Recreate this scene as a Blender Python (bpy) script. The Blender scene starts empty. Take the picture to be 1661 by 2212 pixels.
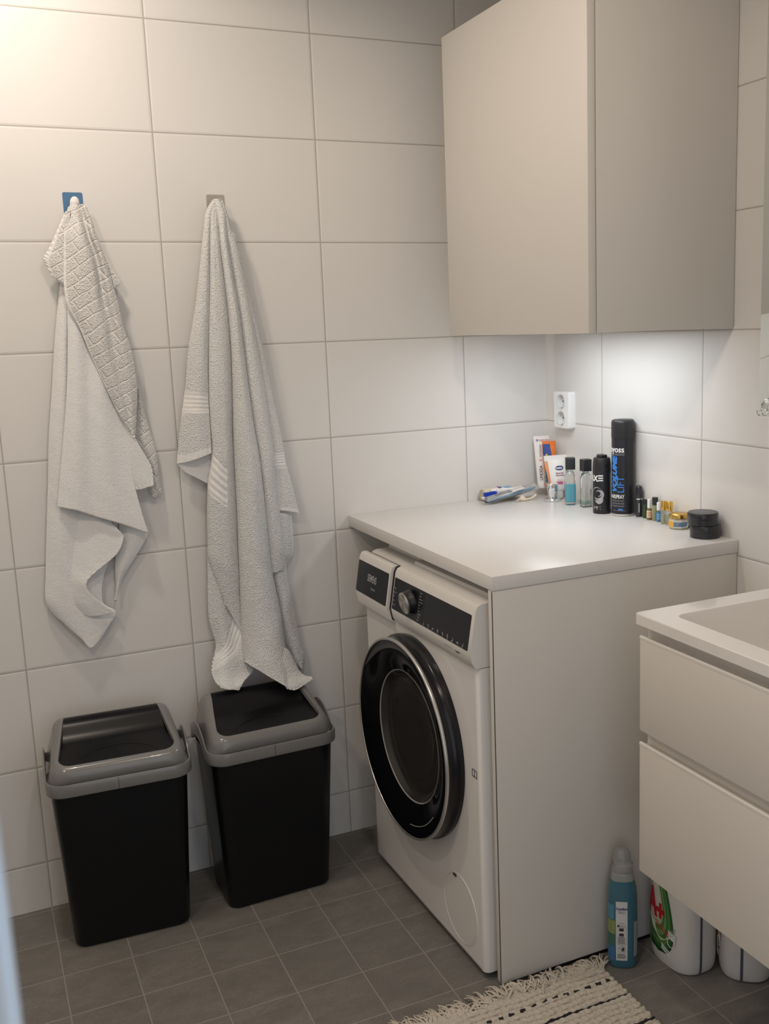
import bpy, bmesh, math, random
from mathutils import Vector, Matrix, Euler
random.seed(7)
PI=math.pi
scene=bpy.context.scene
COL=scene.collection
def R(d): return math.radians(d)

# ------------------------------------------------------------------ materials
MATS={}
def nt(name):
    m=bpy.data.materials.new(name); m.use_nodes=True
    t=m.node_tree; b=t.nodes['Principled BSDF']
    return m,t,b
def mat(name,col,rough=.5,metal=0,spec=.5,trans=0,ior=1.45,coat=0,bump=None,var=0,emit=None,sheen=0,alpha=1):
    if name in MATS: return MATS[name]
    m,t,b=nt(name)
    c=(*col,1) if len(col)==3 else col
    b.inputs['Base Color'].default_value=c
    b.inputs['Roughness'].default_value=rough
    b.inputs['Metallic'].default_value=metal
    b.inputs['Specular IOR Level'].default_value=spec
    b.inputs['Transmission Weight'].default_value=trans
    b.inputs['IOR'].default_value=ior
    b.inputs['Coat Weight'].default_value=coat
    b.inputs['Sheen Weight'].default_value=sheen
    b.inputs['Alpha'].default_value=alpha
    N=t.nodes.new; L=t.links.new
    if bump or var:
        tc=N('ShaderNodeTexCoord')
        nz=N('ShaderNodeTexNoise'); nz.inputs['Scale'].default_value=bump[0] if bump else 30
        nz.inputs['Detail'].default_value=3
        L(tc.outputs['Object'],nz.inputs['Vector'])
        if bump:
            bp=N('ShaderNodeBump'); bp.inputs['Strength'].default_value=bump[1]; bp.inputs['Distance'].default_value=bump[2]
            L(nz.outputs['Fac'],bp.inputs['Height']); L(bp.outputs['Normal'],b.inputs['Normal'])
        if var:
            mx=N('ShaderNodeMix'); mx.data_type='RGBA'
            mx.inputs[6].default_value=tuple(v*(1-var) for v in c[:3])+(1,)
            mx.inputs[7].default_value=tuple(min(1,v*(1+var)) for v in c[:3])+(1,)
            L(nz.outputs['Fac'],mx.inputs[0]); L(mx.outputs[2],b.inputs['Base Color'])
    if emit:
        b.inputs['Emission Color'].default_value=(*emit[0],1); b.inputs['Emission Strength'].default_value=emit[1]
    MATS[name]=m
    return m

class NB:
    """tiny node-graph helper for scalar maths"""
    def __init__(s,t): s.t=t
    def m(s,op,*a):
        n=s.t.nodes.new('ShaderNodeMath'); n.operation=op
        for i,v in enumerate(a):
            if isinstance(v,(int,float)): n.inputs[i].default_value=v
            else: s.t.links.new(v,n.inputs[i])
        return n.outputs[0]
    def edge(s,x,off,size):
        f=s.m('FRACT',s.m('DIVIDE',s.m('SUBTRACT',x,off),size))
        d=s.m('MINIMUM',f,s.m('SUBTRACT',1.0,f))
        return s.m('MULTIPLY',d,size)
    def cell(s,x,off,size): return s.m('FLOOR',s.m('DIVIDE',s.m('SUBTRACT',x,off),size))
    def ramp(s,x,a,b):
        n=s.t.nodes.new('ShaderNodeMapRange'); n.interpolation_type='SMOOTHSTEP'
        s.t.links.new(x,n.inputs[0]); n.inputs[1].default_value=a; n.inputs[2].default_value=b
        return n.outputs[0]
    def mix(s,f,a,b):
        n=s.t.nodes.new('ShaderNodeMix'); n.data_type='RGBA'
        for v,i in ((f,0),(a,6),(b,7)):
            if isinstance(v,(int,float)): n.inputs[i].default_value=v
            elif isinstance(v,tuple): n.inputs[i].default_value=(*v,1)
            else: s.t.links.new(v,n.inputs[i])
        return n.outputs[2]

TW,TH=.4056,.253
def wall_tile(name,axis,off,zoff):
    m,t,b=nt(name); g=NB(t); N=t.nodes.new; L=t.links.new
    tc=N('ShaderNodeTexCoord'); sp=N('ShaderNodeSeparateXYZ'); L(tc.outputs['Object'],sp.inputs[0])
    u=sp.outputs[axis]; v=sp.outputs[2]
    d=g.m('MINIMUM',g.edge(u,off,TW),g.edge(v,zoff,TH))
    k=g.ramp(d,.0011,.0019)
    nz=N('ShaderNodeTexNoise'); nz.inputs['Scale'].default_value=2.2; L(tc.outputs['Object'],nz.inputs['Vector'])
    tone=g.mix(nz.outputs['Fac'],(.70,.685,.66),(.74,.725,.70))
    L(g.mix(k,(.43,.405,.37),tone),b.inputs['Base Color'])
    b.inputs['Roughness'].default_value=.42; b.inputs['Specular IOR Level'].default_value=.35
    h=g.m('ADD',g.m('MULTIPLY',g.ramp(d,.0008,.006),1.0),g.m('MULTIPLY',nz.outputs['Fac'],.02))
    bp=N('ShaderNodeBump'); bp.inputs['Strength'].default_value=.45; bp.inputs['Distance'].default_value=.0014
    L(h,bp.inputs['Height']); L(bp.outputs['Normal'],b.inputs['Normal'])
    return m
def floor_tile():
    m,t,b=nt('floor_tile'); g=NB(t); N=t.nodes.new; L=t.links.new
    tc=N('ShaderNodeTexCoord'); sp=N('ShaderNodeSeparateXYZ'); L(tc.outputs['Object'],sp.inputs[0])
    x,y=sp.outputs[0],sp.outputs[1]; S=.1517; ox,oy=-1.1827,-.3170
    d=g.m('MINIMUM',g.edge(x,ox,S),g.edge(y,oy,S)); k=g.ramp(d,.0009,.0019)
    cb=N('ShaderNodeCombineXYZ'); L(g.cell(x,ox,S),cb.inputs[0]); L(g.cell(y,oy,S),cb.inputs[1])
    wn=N('ShaderNodeTexWhiteNoise'); wn.noise_dimensions='3D'; L(cb.outputs[0],wn.inputs['Vector'])
    # each tile samples another patch of stone
    sc=N('ShaderNodeVectorMath'); sc.operation='MULTIPLY_ADD'; L(wn.outputs['Color'],sc.inputs[0]); sc.inputs[1].default_value=(9,9,9); L(tc.outputs['Object'],sc.inputs[2])
    st=N('ShaderNodeMapping'); st.inputs['Scale'].default_value=(1,2.2,1); st.inputs['Rotation'].default_value=(0,0,.6); L(sc.outputs[0],st.inputs['Vector'])
    n1=N('ShaderNodeTexNoise'); n1.inputs['Scale'].default_value=9; n1.inputs['Detail'].default_value=12; n1.inputs['Roughness'].default_value=.74; n1.inputs['Distortion'].default_value=.5; L(st.outputs[0],n1.inputs['Vector'])
    n2=N('ShaderNodeTexNoise'); n2.inputs['Scale'].default_value=160; n2.inputs['Detail'].default_value=4; L(sc.outputs[0],n2.inputs['Vector'])
    a=g.mix(g.ramp(n1.outputs['Fac'],.28,.75),(.150,.140,.126),(.222,.208,.188))
    a=g.mix(g.m('MULTIPLY',g.ramp(n2.outputs['Fac'],.5,.8),.30),a,(.26,.245,.225))
    a=g.mix(g.m('MULTIPLY',g.ramp(n2.outputs['Fac'],.5,.25),.35),a,(.115,.106,.096))
    a=g.mix(g.m('MULTIPLY',wn.outputs['Value'],.30),a,(.165,.153,.138))
    L(g.mix(k,(.29,.272,.248),a),b.inputs['Base Color'])
    b.inputs['Roughness'].default_value=.5; b.inputs['Specular IOR Level'].default_value=.35
    h=g.m('ADD',g.ramp(d,.0008,.003),g.m('MULTIPLY',n2.outputs['Fac'],.25))
    bp=N('ShaderNodeBump'); bp.inputs['Strength'].default_value=.35; bp.inputs['Distance'].default_value=.0015
    L(h,bp.inputs['Height']); L(bp.outputs['Normal'],b.inputs['Normal'])
    return m
def towel_mat(name,kind):
    m,t,b=nt(name); g=NB(t); N=t.nodes.new; L=t.links.new
    tc=N('ShaderNodeTexCoord'); uv=tc.outputs['UV']
    b.inputs['Roughness'].default_value=.95; b.inputs['Specular IOR Level'].default_value=.08
    b.inputs['Sheen Weight'].default_value=.25; b.inputs['Sheen Roughness'].default_value=.6
    v=N('ShaderNodeTexVoronoi'); v.inputs['Scale'].default_value={'terry':330,'pattern':330,'smooth':380,'hem':500}[kind]; L(tc.outputs['Object'],v.inputs['Vector'])
    n=N('ShaderNodeTexNoise'); n.inputs['Scale'].default_value=95; n.inputs['Detail'].default_value=4; L(tc.outputs['Object'],n.inputs['Vector'])
    h=g.m('ADD',g.m('MULTIPLY',v.outputs['Distance'],{'terry':1.5,'pattern':1.4,'smooth':.55,'hem':.15}[kind]),g.m('MULTIPLY',n.outputs['Fac'],.9))
    base={'terry':(.80,.80,.79),'pattern':(.78,.77,.75),'smooth':(.79,.79,.785),'hem':(.79,.78,.765)}[kind]
    col=g.mix(g.m('MULTIPLY',v.outputs['Distance'],.42 if kind in ('terry','pattern') else (.20 if kind=='smooth' else .05)),base,tuple(c*.62 for c in base))
    if kind=='pattern':
        su=N('ShaderNodeSeparateXYZ'); L(uv,su.inputs[0])
        U=su.outputs[0]; V=su.outputs[1]
        # woven brick grid, running across the cloth on the bias
        A=g.m('ADD',g.m('MULTIPLY',U,.87),g.m('MULTIPLY',V,.5)); B=g.m('SUBTRACT',g.m('MULTIPLY',V,.87),g.m('MULTIPLY',U,.5))
        n3=N('ShaderNodeTexNoise'); n3.inputs['Scale'].default_value=14; L(uv,n3.inputs['Vector'])
        B2=g.m('ADD',B,g.m('MULTIPLY',n3.outputs['Fac'],.018))
        row=g.cell(B2,0,.027); sh=g.m('MULTIPLY',g.m('MODULO',g.m('ABSOLUTE',row),2.0),.019)
        d=g.m('MINIMUM',g.edge(B2,0,.027),g.edge(g.m('ADD',A,sh),0,.038))
        k=g.ramp(d,.0006,.0026)
        h=g.m('ADD',g.m('MULTIPLY',h,g.m('ADD',g.m('MULTIPLY',k,.8),.2)),g.m('MULTIPLY',k,.26))
        col=g.mix(g.m('MULTIPLY',g.m('SUBTRACT',1.0,k),.75),col,(.84,.82,.79))
    L(col,b.inputs['Base Color'])
    bp=N('ShaderNodeBump'); bp.inputs['Strength'].default_value=.9 if kind!='smooth' else .6; bp.inputs['Distance'].default_value=.0018
    L(h,bp.inputs['Height']); L(bp.outputs['Normal'],b.inputs['Normal'])
    return m

white_lam=mat('white_laminate',(.67,.64,.595),.38,bump=(900,.03,.0003))
white_lam2=mat('white_laminate_counter',(.71,.69,.665),.33,bump=(700,.03,.0003))
dark_gap=mat('shadow_gap',(.05,.045,.04),.8)
lacquer=mat('white_lacquer',(.68,.64,.585),.3)
ceramic=mat('ceramic',(.80,.77,.73),.16,coat=.4)
enamel=mat('white_enamel',(.73,.71,.685),.25,coat=.3)
enamel2=mat('white_plastic_fascia',(.71,.69,.66),.3)
black_gloss=mat('black_gloss',(.004,.004,.005),.06,spec=.3)
black_panel=mat('black_display',(.012,.013,.017),.20,spec=.28)
black_rubber=mat('black_matt_plastic',(.014,.014,.016),.35)
chrome=mat('chrome',(.82,.82,.83),.08,metal=1)
steel=mat('brushed_steel',(.62,.60,.57),.28,metal=1)
ring_silver=mat('silver_ring',(.60,.59,.57),.26,metal=.85)
glass=mat('clear_glass',(.97,.99,.98),.02,trans=1,ior=1.45)
clear_pl=mat('clear_plastic',(.96,.97,.97),.08,trans=1,ior=1.4)

# ------------------------------------------------------------------ geometry builder
class G:
    def __init__(s): s.v=[]; s.f=[]; s.m=[]; s.uv=None
    def add(s,vs,fs,mi=0,T=None):
        o=len(s.v)
        s.v+= [tuple(T@Vector(p)) if T else tuple(p) for p in vs]
        s.f+= [tuple(i+o for i in f) for f in fs]; s.m+=[mi]*len(fs)
        return s
    def box(s,x0,x1,y0,y1,z0,z1,bev=0,seg=2,mi=0,T=None):
        x0,x1=sorted((x0,x1)); y0,y1=sorted((y0,y1)); z0,z1=sorted((z0,z1))
        bm=bmesh.new(); bmesh.ops.create_cube(bm,size=1)
        for v in bm.verts: v.co=Vector(((x0+x1)/2+v.co.x*(x1-x0),(y0+y1)/2+v.co.y*(y1-y0),(z0+z1)/2+v.co.z*(z1-z0)))
        if bev: bmesh.ops.bevel(bm,geom=bm.edges[:],offset=bev,segments=seg,profile=.5,affect='EDGES')
        return s.bm(bm,mi,T)
    def bm(s,bm,mi=0,T=None):
        bm.verts.ensure_lookup_table(); bm.verts.index_update()
        s.add([v.co.copy() for v in bm.verts],[[v.index for v in f.verts] for f in bm.faces],mi,T); bm.free(); return s
    def loft(s,loops,cap0=True,cap1=True,mi=0,T=None,closed=True):
        n=len(loops[0]); vs=[p for l in loops for p in l]; fs=[]
        for i in range(len(loops)-1):
            for j in range(n if closed else n-1):
                k=(j+1)%n; fs.append((i*n+j,i*n+k,(i+1)*n+k,(i+1)*n+j))
        if cap0: fs.append(tuple(range(n-1,-1,-1)))
        if cap1: b=(len(loops)-1)*n; fs.append(tuple(range(b,b+n)))
        return s.add(vs,fs,mi,T)
    def lathe(s,prof,n=32,c=(0,0,0),mi=0,T=None,cap=True):
        loops=[[(c[0]+max(r,1e-5)*math.cos(2*PI*j/n),c[1]+max(r,1e-5)*math.sin(2*PI*j/n),c[2]+z) for j in range(n)] for r,z in prof]
        return s.loft(loops,cap,cap,mi,T)
    def tube(s,pts,r,n=8,mi=0,T=None,cap=True):
        pts=[Vector(p) for p in pts]; loops=[]; up=Vector((0,0,1))
        for i,p in enumerate(pts):
            d=(pts[min(i+1,len(pts)-1)]-pts[max(i-1,0)]).normalized()
            a=d.cross(up)
            if a.length<1e-3: a=d.cross(Vector((1,0,0)))
            a.normalize(); b=d.cross(a)
            rr=r[i] if isinstance(r,(list,tuple)) else r
            loops.append([p+a*(rr*math.cos(2*PI*j/n))+b*(rr*math.sin(2*PI*j/n)) for j in range(n)])
        return s.loft(loops,cap,cap,mi,T)
    def prism(s,poly,f,d0,d1,mi=0):
        """poly in 2-d, f(u,v,d) -> point"""
        return s.loft([[f(u,v,d0) for u,v in poly],[f(u,v,d1) for u,v in poly]],True,True,mi)
    def text(s,txt,size,f,mi=0,sx=1.0,align='LEFT',bold=0,shear=0,spacing=1.0,cut=.0022):
        """flat lettering mapped through f(u,v) -> point"""
        cu=bpy.data.curves.new('t','FONT'); cu.body=txt; cu.size=size; cu.align_x=align; cu.fill_mode='FRONT'; cu.offset=bold; cu.shear=shear; cu.space_character=spacing; cu.resolution_u=3
        o=bpy.data.objects.new('t',cu); COL.objects.link(o)
        dg=bpy.context.evaluated_depsgraph_get(); dg.update()
        ev=o.evaluated_get(dg); me=ev.to_mesh()
        bm=bmesh.new(); bm.from_mesh(me)
        if cut:
            for ax in (0,1):
                cs=[v.co[ax] for v in bm.verts]; c=min(cs)+cut if cs else 0
                while cs and c<max(cs):
                    no=Vector((1,0,0)) if ax==0 else Vector((0,1,0))
                    bmesh.ops.bisect_plane(bm,geom=bm.verts[:]+bm.edges[:]+bm.faces[:],plane_co=no*c,plane_no=no); c+=cut
        bm.verts.index_update()
        s.add([f(v.co.x*sx,v.co.y) for v in bm.verts],[tuple(v.index for v in p.verts) for p in bm.faces],mi); bm.free()
        ev.to_mesh_clear(); bpy.data.objects.remove(o); bpy.data.curves.remove(cu)
        return s
    def build(s,name,mats,parent=None,smooth=40,loc=None,rot=None):
        me=bpy.data.meshes.new(name); me.from_pydata(s.v,[],s.f)
        if not isinstance(mats,(list,tuple)): mats=[mats]
        for m in mats: me.materials.append(m)
        me.polygons.foreach_set('material_index',s.m)
        if s.uv:
            l=me.uv_layers.new(name='UVMap')
            for lp in me.loops: l.data[lp.index].uv=s.uv[lp.vertex_index]
        bm=bmesh.new(); bm.from_mesh(me); bmesh.ops.recalc_face_normals(bm,faces=bm.faces); bm.to_mesh(me); bm.free()
        if smooth:
            me.shade_smooth(); me.set_sharp_from_angle(angle=R(smooth))
        o=bpy.data.objects.new(name,me); COL.objects.link(o)
        if parent: o.parent=parent
        if loc: o.location=loc
        if rot: o.rotation_euler=rot
        return o
def thing(name,label,cat,loc=(0,0,0),rz=0,group=None,rot=None):
    o=bpy.data.objects.new(name,None); o.empty_display_size=.05; COL.objects.link(o)
    o.location=loc; o.rotation_euler=rot if rot else (0,0,rz); tag(o,label,cat,group); return o
def tag(o,label,cat,group=None):
    o['label']=label; o['category']=cat
    if group: o['group']=group
    return o
def struct(o): o['kind']='structure'; return o
def rrect(w,d,r,n=6,z=0,cx=0,cy=0):
    r=min(r,w/2-1e-4,d/2-1e-4); P=[]
    for qx,qy,a0 in ((1,1,0),(-1,1,90),(-1,-1,180),(1,-1,270)):
        for k in range(n+1):
            a=R(a0+90*k/n); P.append((cx+qx*(w/2-r)+r*math.cos(a),cy+qy*(d/2-r)+r*math.sin(a),z))
    return P
def sup(a,b,z,e=2.6,n=40,cx=0,cy=0):
    P=[]
    for k in range(n):
        t=2*PI*k/n; c,s_=math.cos(t),math.sin(t)
        P.append((cx+a*math.copysign(abs(c)**(2/e),c),cy+b*math.copysign(abs(s_)**(2/e),s_),z))
    return P
def arc(cx,cy,r,a0,a1,n=10): return [(cx+r*math.cos(R(a0+(a1-a0)*k/n)),cy+r*math.sin(R(a0+(a1-a0)*k/n))) for k in range(n+1)]
def cm(a,b,c,d,t):
    return .5*((2*b)+(c-a)*t+(2*a-5*b+4*c-d)*t*t+(3*b-a-3*c+d)*t**3)
def spline(P,n):
    """Catmull-Rom through tuples, n samples per span"""
    out=[]; m=len(P)
    for i in range(m-1):
        a=P[max(i-1,0)]; b=P[i]; c=P[i+1]; d=P[min(i+2,m-1)]
        for k in range(n):
            t=k/n; out.append(tuple(cm(a[q],b[q],c[q],d[q],t) for q in range(len(b))))
    out.append(tuple(P[-1])); return out

# ------------------------------------------------------------------ room shell
H=2.42; XL=-2.7; YF=-2.2
def wall(name,m,x0,x1,y0,y1,z0,z1): return struct(G().box(x0,x1,y0,y1,z0,z1).build(name,m,smooth=0))
wall('wall_back',wall_tile('wall_tile_back',0,-.2670,.1238),XL-.1,.1,0,.1,0,H)
wall('wall_right',wall_tile('wall_tile_right',1,-.2843,.1238),0,.1,YF-.1,0,0,H)
wall('wall_left',wall_tile('wall_tile_left',1,-.2843,.1238),XL-.1,XL,YF-.1,0,0,H)
wall_paint=mat('wall_paint',(.72,.70,.67),.6,var=.02)
g=G().box(XL,-1.63,YF-.1,YF,0,H).box(-.62,0,YF-.1,YF,0,H).box(-1.63,-.62,YF-.1,YF,2.06,H)
struct(g.build('wall_front',wall_paint,smooth=0))
struct(G().box(XL-.1,.1,-3.6,.1,-.1,0).build('floor',floor_tile(),smooth=0))
struct(G().box(XL-.1,.1,YF-.1,.1,H,H+.1).build('ceiling',mat('ceiling_paint',(.78,.76,.73),.7,var=.02),smooth=0))
# door frame: stepped painted jambs and head
jam=mat('daylit_white_paint',(.58,.635,.69),.35)  # white jamb; the blue cast of the hall daylight is put into its colour
def jamb(xi,sgn):
    g=G()
    prof=[(xi,YF+.0),(xi,YF-.020),(xi-sgn*.0014,YF-.022),(xi-sgn*.0014,YF-.045),(xi-sgn*.0006,YF-.049),(xi-sgn*.0006,YF-.058),(xi-sgn*.0035,YF-.060),(xi-sgn*.0035,YF-.085),(xi+sgn*-.006,YF-.092),(xi-sgn*.006,YF-.112),(xi-sgn*.010,YF-.118),(xi-sgn*.055,YF-.118),(xi-sgn*.055,YF-.1),(xi-sgn*.062,YF-.1),(xi-sgn*.062,YF)]
    g.prism(prof,lambda u,v,d:(u,v,d),0,2.05); return g
gj=jamb(-1.5672,1); gj2=jamb(-.68,-1)
gj.add(gj2.v,gj2.f); gj.box(-1.63,-.62,YF-.118,YF,2.02,2.06)
struct(gj.build('door_1',jam,smooth=30))

# ------------------------------------------------------------------ worktop + side panel
wt=G().box(-.634,-.001,-.8195,-.001,.8907,.9205,bev=.0012).build('worktop',white_lam2)
tag(wt,'white laminate worktop over the washing machine in the corner','worktop')
sp_=thing('cabinet_side_panel','white side panel standing between the washing machine and the floor bottles','panel',(-.3175,-.809,.012))
G().box(-.3155,.3155,-.009,.009,0,.878,bev=.0008).build('board',white_lam,sp_)
G().box(-.3158,-.3150,-.0088,-.0055,.002,.877).build('edge_band',dark_gap,sp_)
G().box(-.19,.30,-.004,.006,-.011,0).build('floor_gap_shade',black_rubber,sp_)  # black block painted in for the dark open gap under the panel

# ------------------------------------------------------------------ wall cabinet
wc=thing('wall_cabinet','tall white flat-fronted wall cabinet hung above the worktop','cabinet',(0,-.472,1.3935))
g=G(); y0,y1=-.320,.322; zt=.730
g.box(-.3605,-.002,y0,y0+.018,0,zt,bev=.0008).box(-.3605,-.002,y1-.018,y1,0,zt,bev=.0008).box(-.3605,-.002,y0+.018,y1-.018,.002,.020).box(-.3605,-.002,y0+.018,y1-.018,zt-.018,zt).box(-.012,-.004,y0+.018,y1-.018,.02,zt-.018)
g.build('carcass',white_lam,wc)
G().box(-.3625,-.3605,y0+.003,y1-.003,.003,zt-.003).build('door_gap_shade',dark_gap,wc)  # dark filler standing in for the shade between door and carcass
G().box(-.381,-.3625,y0,y1,-.0005,zt,bev=.0010).build('door',white_lam,wc)

# ------------------------------------------------------------------ washing machine
wm=thing('washing_machine','white front-loading washing machine with a large black round door','washing machine',(-.657,-.476,0),R(.94))
HW=.306; SEAM=.7175
# body: front corners rounded
def body_loop(z,ins=0):
    P=[]; w=HW-ins
    for (u,v) in arc(.014,-w+.014,.014,180,270,6): P.append((u,v,z))
    P+= [(.565,-w,z),(.565,w,z)]
    for (u,v) in arc(.014,w-.014,.014,90,180,6): P.append((u,v,z))
    return P
G().loft([body_loop(.024,.004),body_loop(.020),body_loop(SEAM-.002),body_loop(SEAM,.002)]).build('body',enamel,wm,smooth=35)
for sy in (-.25,.25):
    for x in (.05,.50): G().lathe([(.022,0),(.022,.008),(.012,.010),(.012,.024)],16,(x,sy,0)).build('foot',black_rubber,wm)
# fascia with leaning profile
prof=[(.0,SEAM+.002),(-.006,SEAM+.004),(-.0125,.7330),(-.0165,.7540),(-.0010,.8430),(.004,.8520),(.014,.8560),(.05,.8575),(.052,.8640),(.09,.8660),(.565,.8660),(.565,SEAM+.002)]
YS=.0985   # split between drawer and panel
G().prism(prof,lambda u,v,d:(u,d,v),-HW,YS-.003).prism([(u+.024 if u<.06 else u,v) for u,v in prof],lambda u,v,d:(u,d,v),YS-.003,HW).build('control_panel',enamel2,wm,smooth=30); G().prism([(.0075,.724),(.0062,.724),(.0062,.754),(.0062+.0155,.843),(.0075+.0155,.843),(.0075,.754)],lambda u,v,d:(u,d,v),YS-.0026,YS+.02).build('drawer_recess_shade',mat('slot_shadow',(.06,.055,.05),.8),wm)  # dark piece paints the shade in the gap beside the drawer
cp=[o for o in wm.children if o.name.startswith('control_panel')][0]
def fz(z,off=0):   # x on the leaning front plane
    return -.0165+(z-.754)/(.843-.754)*.0155-off
def on_front(off=.0006,y0=0,z0=0,prot=0):
    return lambda u,v:(fz(z0+v,off)-prot,y0-u,z0+v)
def plate(ya,yb,za,zb,th,name,m,par,prot=0):
    g=G(); r=.003; pts=[]
    for cx,cz,a0 in ((yb+r,zb-r,90),(yb+r,za+r,180),(ya-r,za+r,270),(ya-r,zb-r,0)):
        pts+=arc(cx,cz,r,a0,a0+90,3)
    g.prism(pts,lambda u,v,d:(fz(v,d)-prot,u,v),-.001,th); return g.build(name,m,par)
disp=plate(.092,-.2935,.757,.832,.0006,'display',black_panel,cp)
G().prism([(-.0745,.757),(-.0753,.757),(-.0753,.832),(-.0745,.832)],lambda u,v,d:(fz(v,d),u,v),0,.0009).build('divider',mat('black_line',(.002,.002,.002),.4),disp)
txt=mat('grey_lettering',(.42,.43,.45),.5); txt_w=mat('white_lettering',(.75,.75,.74),.5); txt_d=mat('dark_lettering',(.05,.045,.045),.5)
g=G()
left=['Cotton','Easy-Care','Mix','Wool','Super 15']; right=['Outdoor','Hygiene','Sportswear','Drum Clean','Rinse','Spin','Drain','Delicates','Towels','Shirts']
for i,w in enumerate(left): g.text(w,.0055,on_front(.0009,.0905,.806-.0098*i),sx=.8)
for i,w in enumerate(right): g.text(w,.0052,on_front(.0009,-.048,.823-.0068*i),sx=.72)
# row of touch symbols along the lower display edge
for i in range(9):
    yc=-.084-.0235*i; f=on_front(.0009,yc,.7635)
    for k in range(3):
        a=random.uniform(0,PI); c=(random.uniform(-.002,.002),random.uniform(-.003,.003)); l=random.uniform(.002,.0042)
        dx,dy=math.cos(a)*l,math.sin(a)*l; px_,py_=-dy*.22,dx*.22
        P=[f(c[0]-dx+px_,c[1]-dy+py_),f(c[0]+dx+px_,c[1]+dy+py_),f(c[0]+dx-px_,c[1]+dy-py_),f(c[0]-dx-px_,c[1]-dy-py_)]
        g.add(P,[(0,1,2,3)])
g.build('lettering',txt,disp,smooth=0)
# rotary dial
dl=thing('dial','','',(0,0,0)); del dl['label']; del dl['category']
bpy.data.objects.remove(dl)
T=Matrix.Translation((fz(.797),-.008,.797))@Matrix.Rotation(R(-90-9.9),4,'Y')
dial=G().lathe([(.0275,-.001),(.0275,.004),(.0262,.006),(.0262,.0175)],40,T=T).build('dial',black_rubber,cp)
g=G().lathe([(.0258,.0172),(.0258,.0205),(.0248,.0214),(0,.0216)],48,T=T)
dm,t_,b_=nt('spun_metal_sheen'); q=NB(t_); tc=t_.nodes.new('ShaderNodeTexCoord'); sx=t_.nodes.new('ShaderNodeSeparateXYZ'); t_.links.new(tc.outputs['Object'],sx.inputs[0])
an=q.m('ARCTAN2',q.m('SUBTRACT',sx.outputs[1],-.008),q.m('SUBTRACT',sx.outputs[2],.797)); st=q.m('ADD',q.m('MULTIPLY',q.m('SINE',q.m('MULTIPLY',an,4.0)),.5),.5)
t_.links.new(q.mix(st,(.34,.32,.30),(.68,.66,.62)),b_.inputs['Base Color']); b_.inputs['Metallic'].default_value=.8; b_.inputs['Roughness'].default_value=.35  # light and dark sectors paint the sheen of turned metal
g.build('dial_cap',dm,dial,smooth=30)
G().box(-.0008,.0008,.022,.0262,.0055,.0060,T=T).build('dial_mark',txt_w,dial)
G().text('sensorDrying',.0085,lambda u,v:(-.0145,-.183-u,.742+v),sx=.72,shear=.25).text('iQ500',.0105,lambda u,v:(-.0145,-.235-u,.741+v),sx=.8,bold=.0006).build('lettering',txt_d,cp,smooth=0)
# detergent drawer slightly pulled out
dfront=[(-.004,SEAM+.000),(-.0175,.7250),(-.0165-.007,.7540),(-.0010-.007,.8430),(-.003,.8530),(.004,.8560)]
dprof=dfront+[(.012,.8558)]+[(u+.0072,v-.001) for u,v in dfront[::-1][1:]]
dr=G().prism(dprof,lambda u,v,d:(u,d,v),YS+.0080,HW).build('detergent_drawer',enamel2,wm,smooth=30)
G().prism([(u+.0075,v) for u,v in dfront[1:5]]+[(u+.0225,v) for u,v in dfront[1:5][::-1]],lambda u,v,d:(u,d,v),YS+.0095,HW-.004).build('drawer_rear_shade',MATS['slot_shadow'],dr)  # dark block added behind the drawer front to paint the gap's shade
dp=plate(HW-.001,YS+.0155,.757,.836,.0007,'drawer_panel',black_panel,dr,prot=.007)
G().text('SIEMENS',.0245,on_front(.0011,HW-.068,.795,.007),sx=.62,bold=.0004).text('iSensoric',.010,on_front(.0011,HW-.095,.777,.007),sx=.75).build('lettering',txt,dp,smooth=0)
G().loft([[(-.0135+.006*math.cos(2*PI*k/16)*0-.0015*(1-j/3)*0,.2+(.055-.012*j)*math.cos(2*PI*k/24),.7385+(.0085-.002*j)*math.sin(2*PI*k/24)) for k in range(24)] for j in range(3)]).build('finger_grip',enamel2,dr)
# round door
TD=Matrix.Translation((0,.0085,.4640))@Matrix.Rotation(R(1.0),4,'Z')@Matrix.Rotation(R(-90),4,'Y')
door=G().lathe([(.150,-.002),(.2425,0),(.2435,.006),(.2435,.014),(.240,.018),(.2375,.021),(.2360,.036),(.2375,.040)],96,T=TD,cap=False).build('door',mat('door_black_plastic',(.008,.008,.010),.22,spec=.4),wm,smooth=35)
G().lathe([(.2375,.0395),(.2396,.0415),(.2400,.0450),(.2392,.0470),(.2372,.0482),(.2350,.0486),(.2338,.0480),(.2332,.0465)],96,T=TD,cap=False).build('door_ring',ring_silver,door,smooth=50)
G().lathe([(.2336,.0465),(.230,.0468),(.222,.0462),(.205,.0425),(.180,.0330),(.164,.0262),(.158,.0240)],96,T=TD,cap=False).build('door_glass',black_gloss,door,smooth=50)
bowl=mat('dark_smoked_glass',(.028,.026,.025),.12,spec=.6)
G().lathe([(.1585,.0242),(.156,.0225),(.150,.0150),(.143,.0100),(.134,.0075),(.128,.0105),(.120,.0070),(.112,.0085),(.095,.0050),(.050,.0036),(.0,.0032)],96,T=TD,cap=False).build('door_bowl',bowl,door,smooth=60)
G().lathe([(.1598,.0244),(.1598,.0256),(.1580,.0252),(.1572,.0236)],96,T=TD,cap=False).build('bowl_rim',mat('bowl_rim_grey',(.30,.29,.28),.3),door,smooth=60)
gl=[TD@Vector((.207*math.cos(R(a))*1,.207*math.sin(R(a)),.0440)) for a in range(190,231,4)]
g=G().tube(gl,.0007,6); g.build('grip_line',mat('grip_grey',(.45,.45,.45),.4),door)
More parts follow.
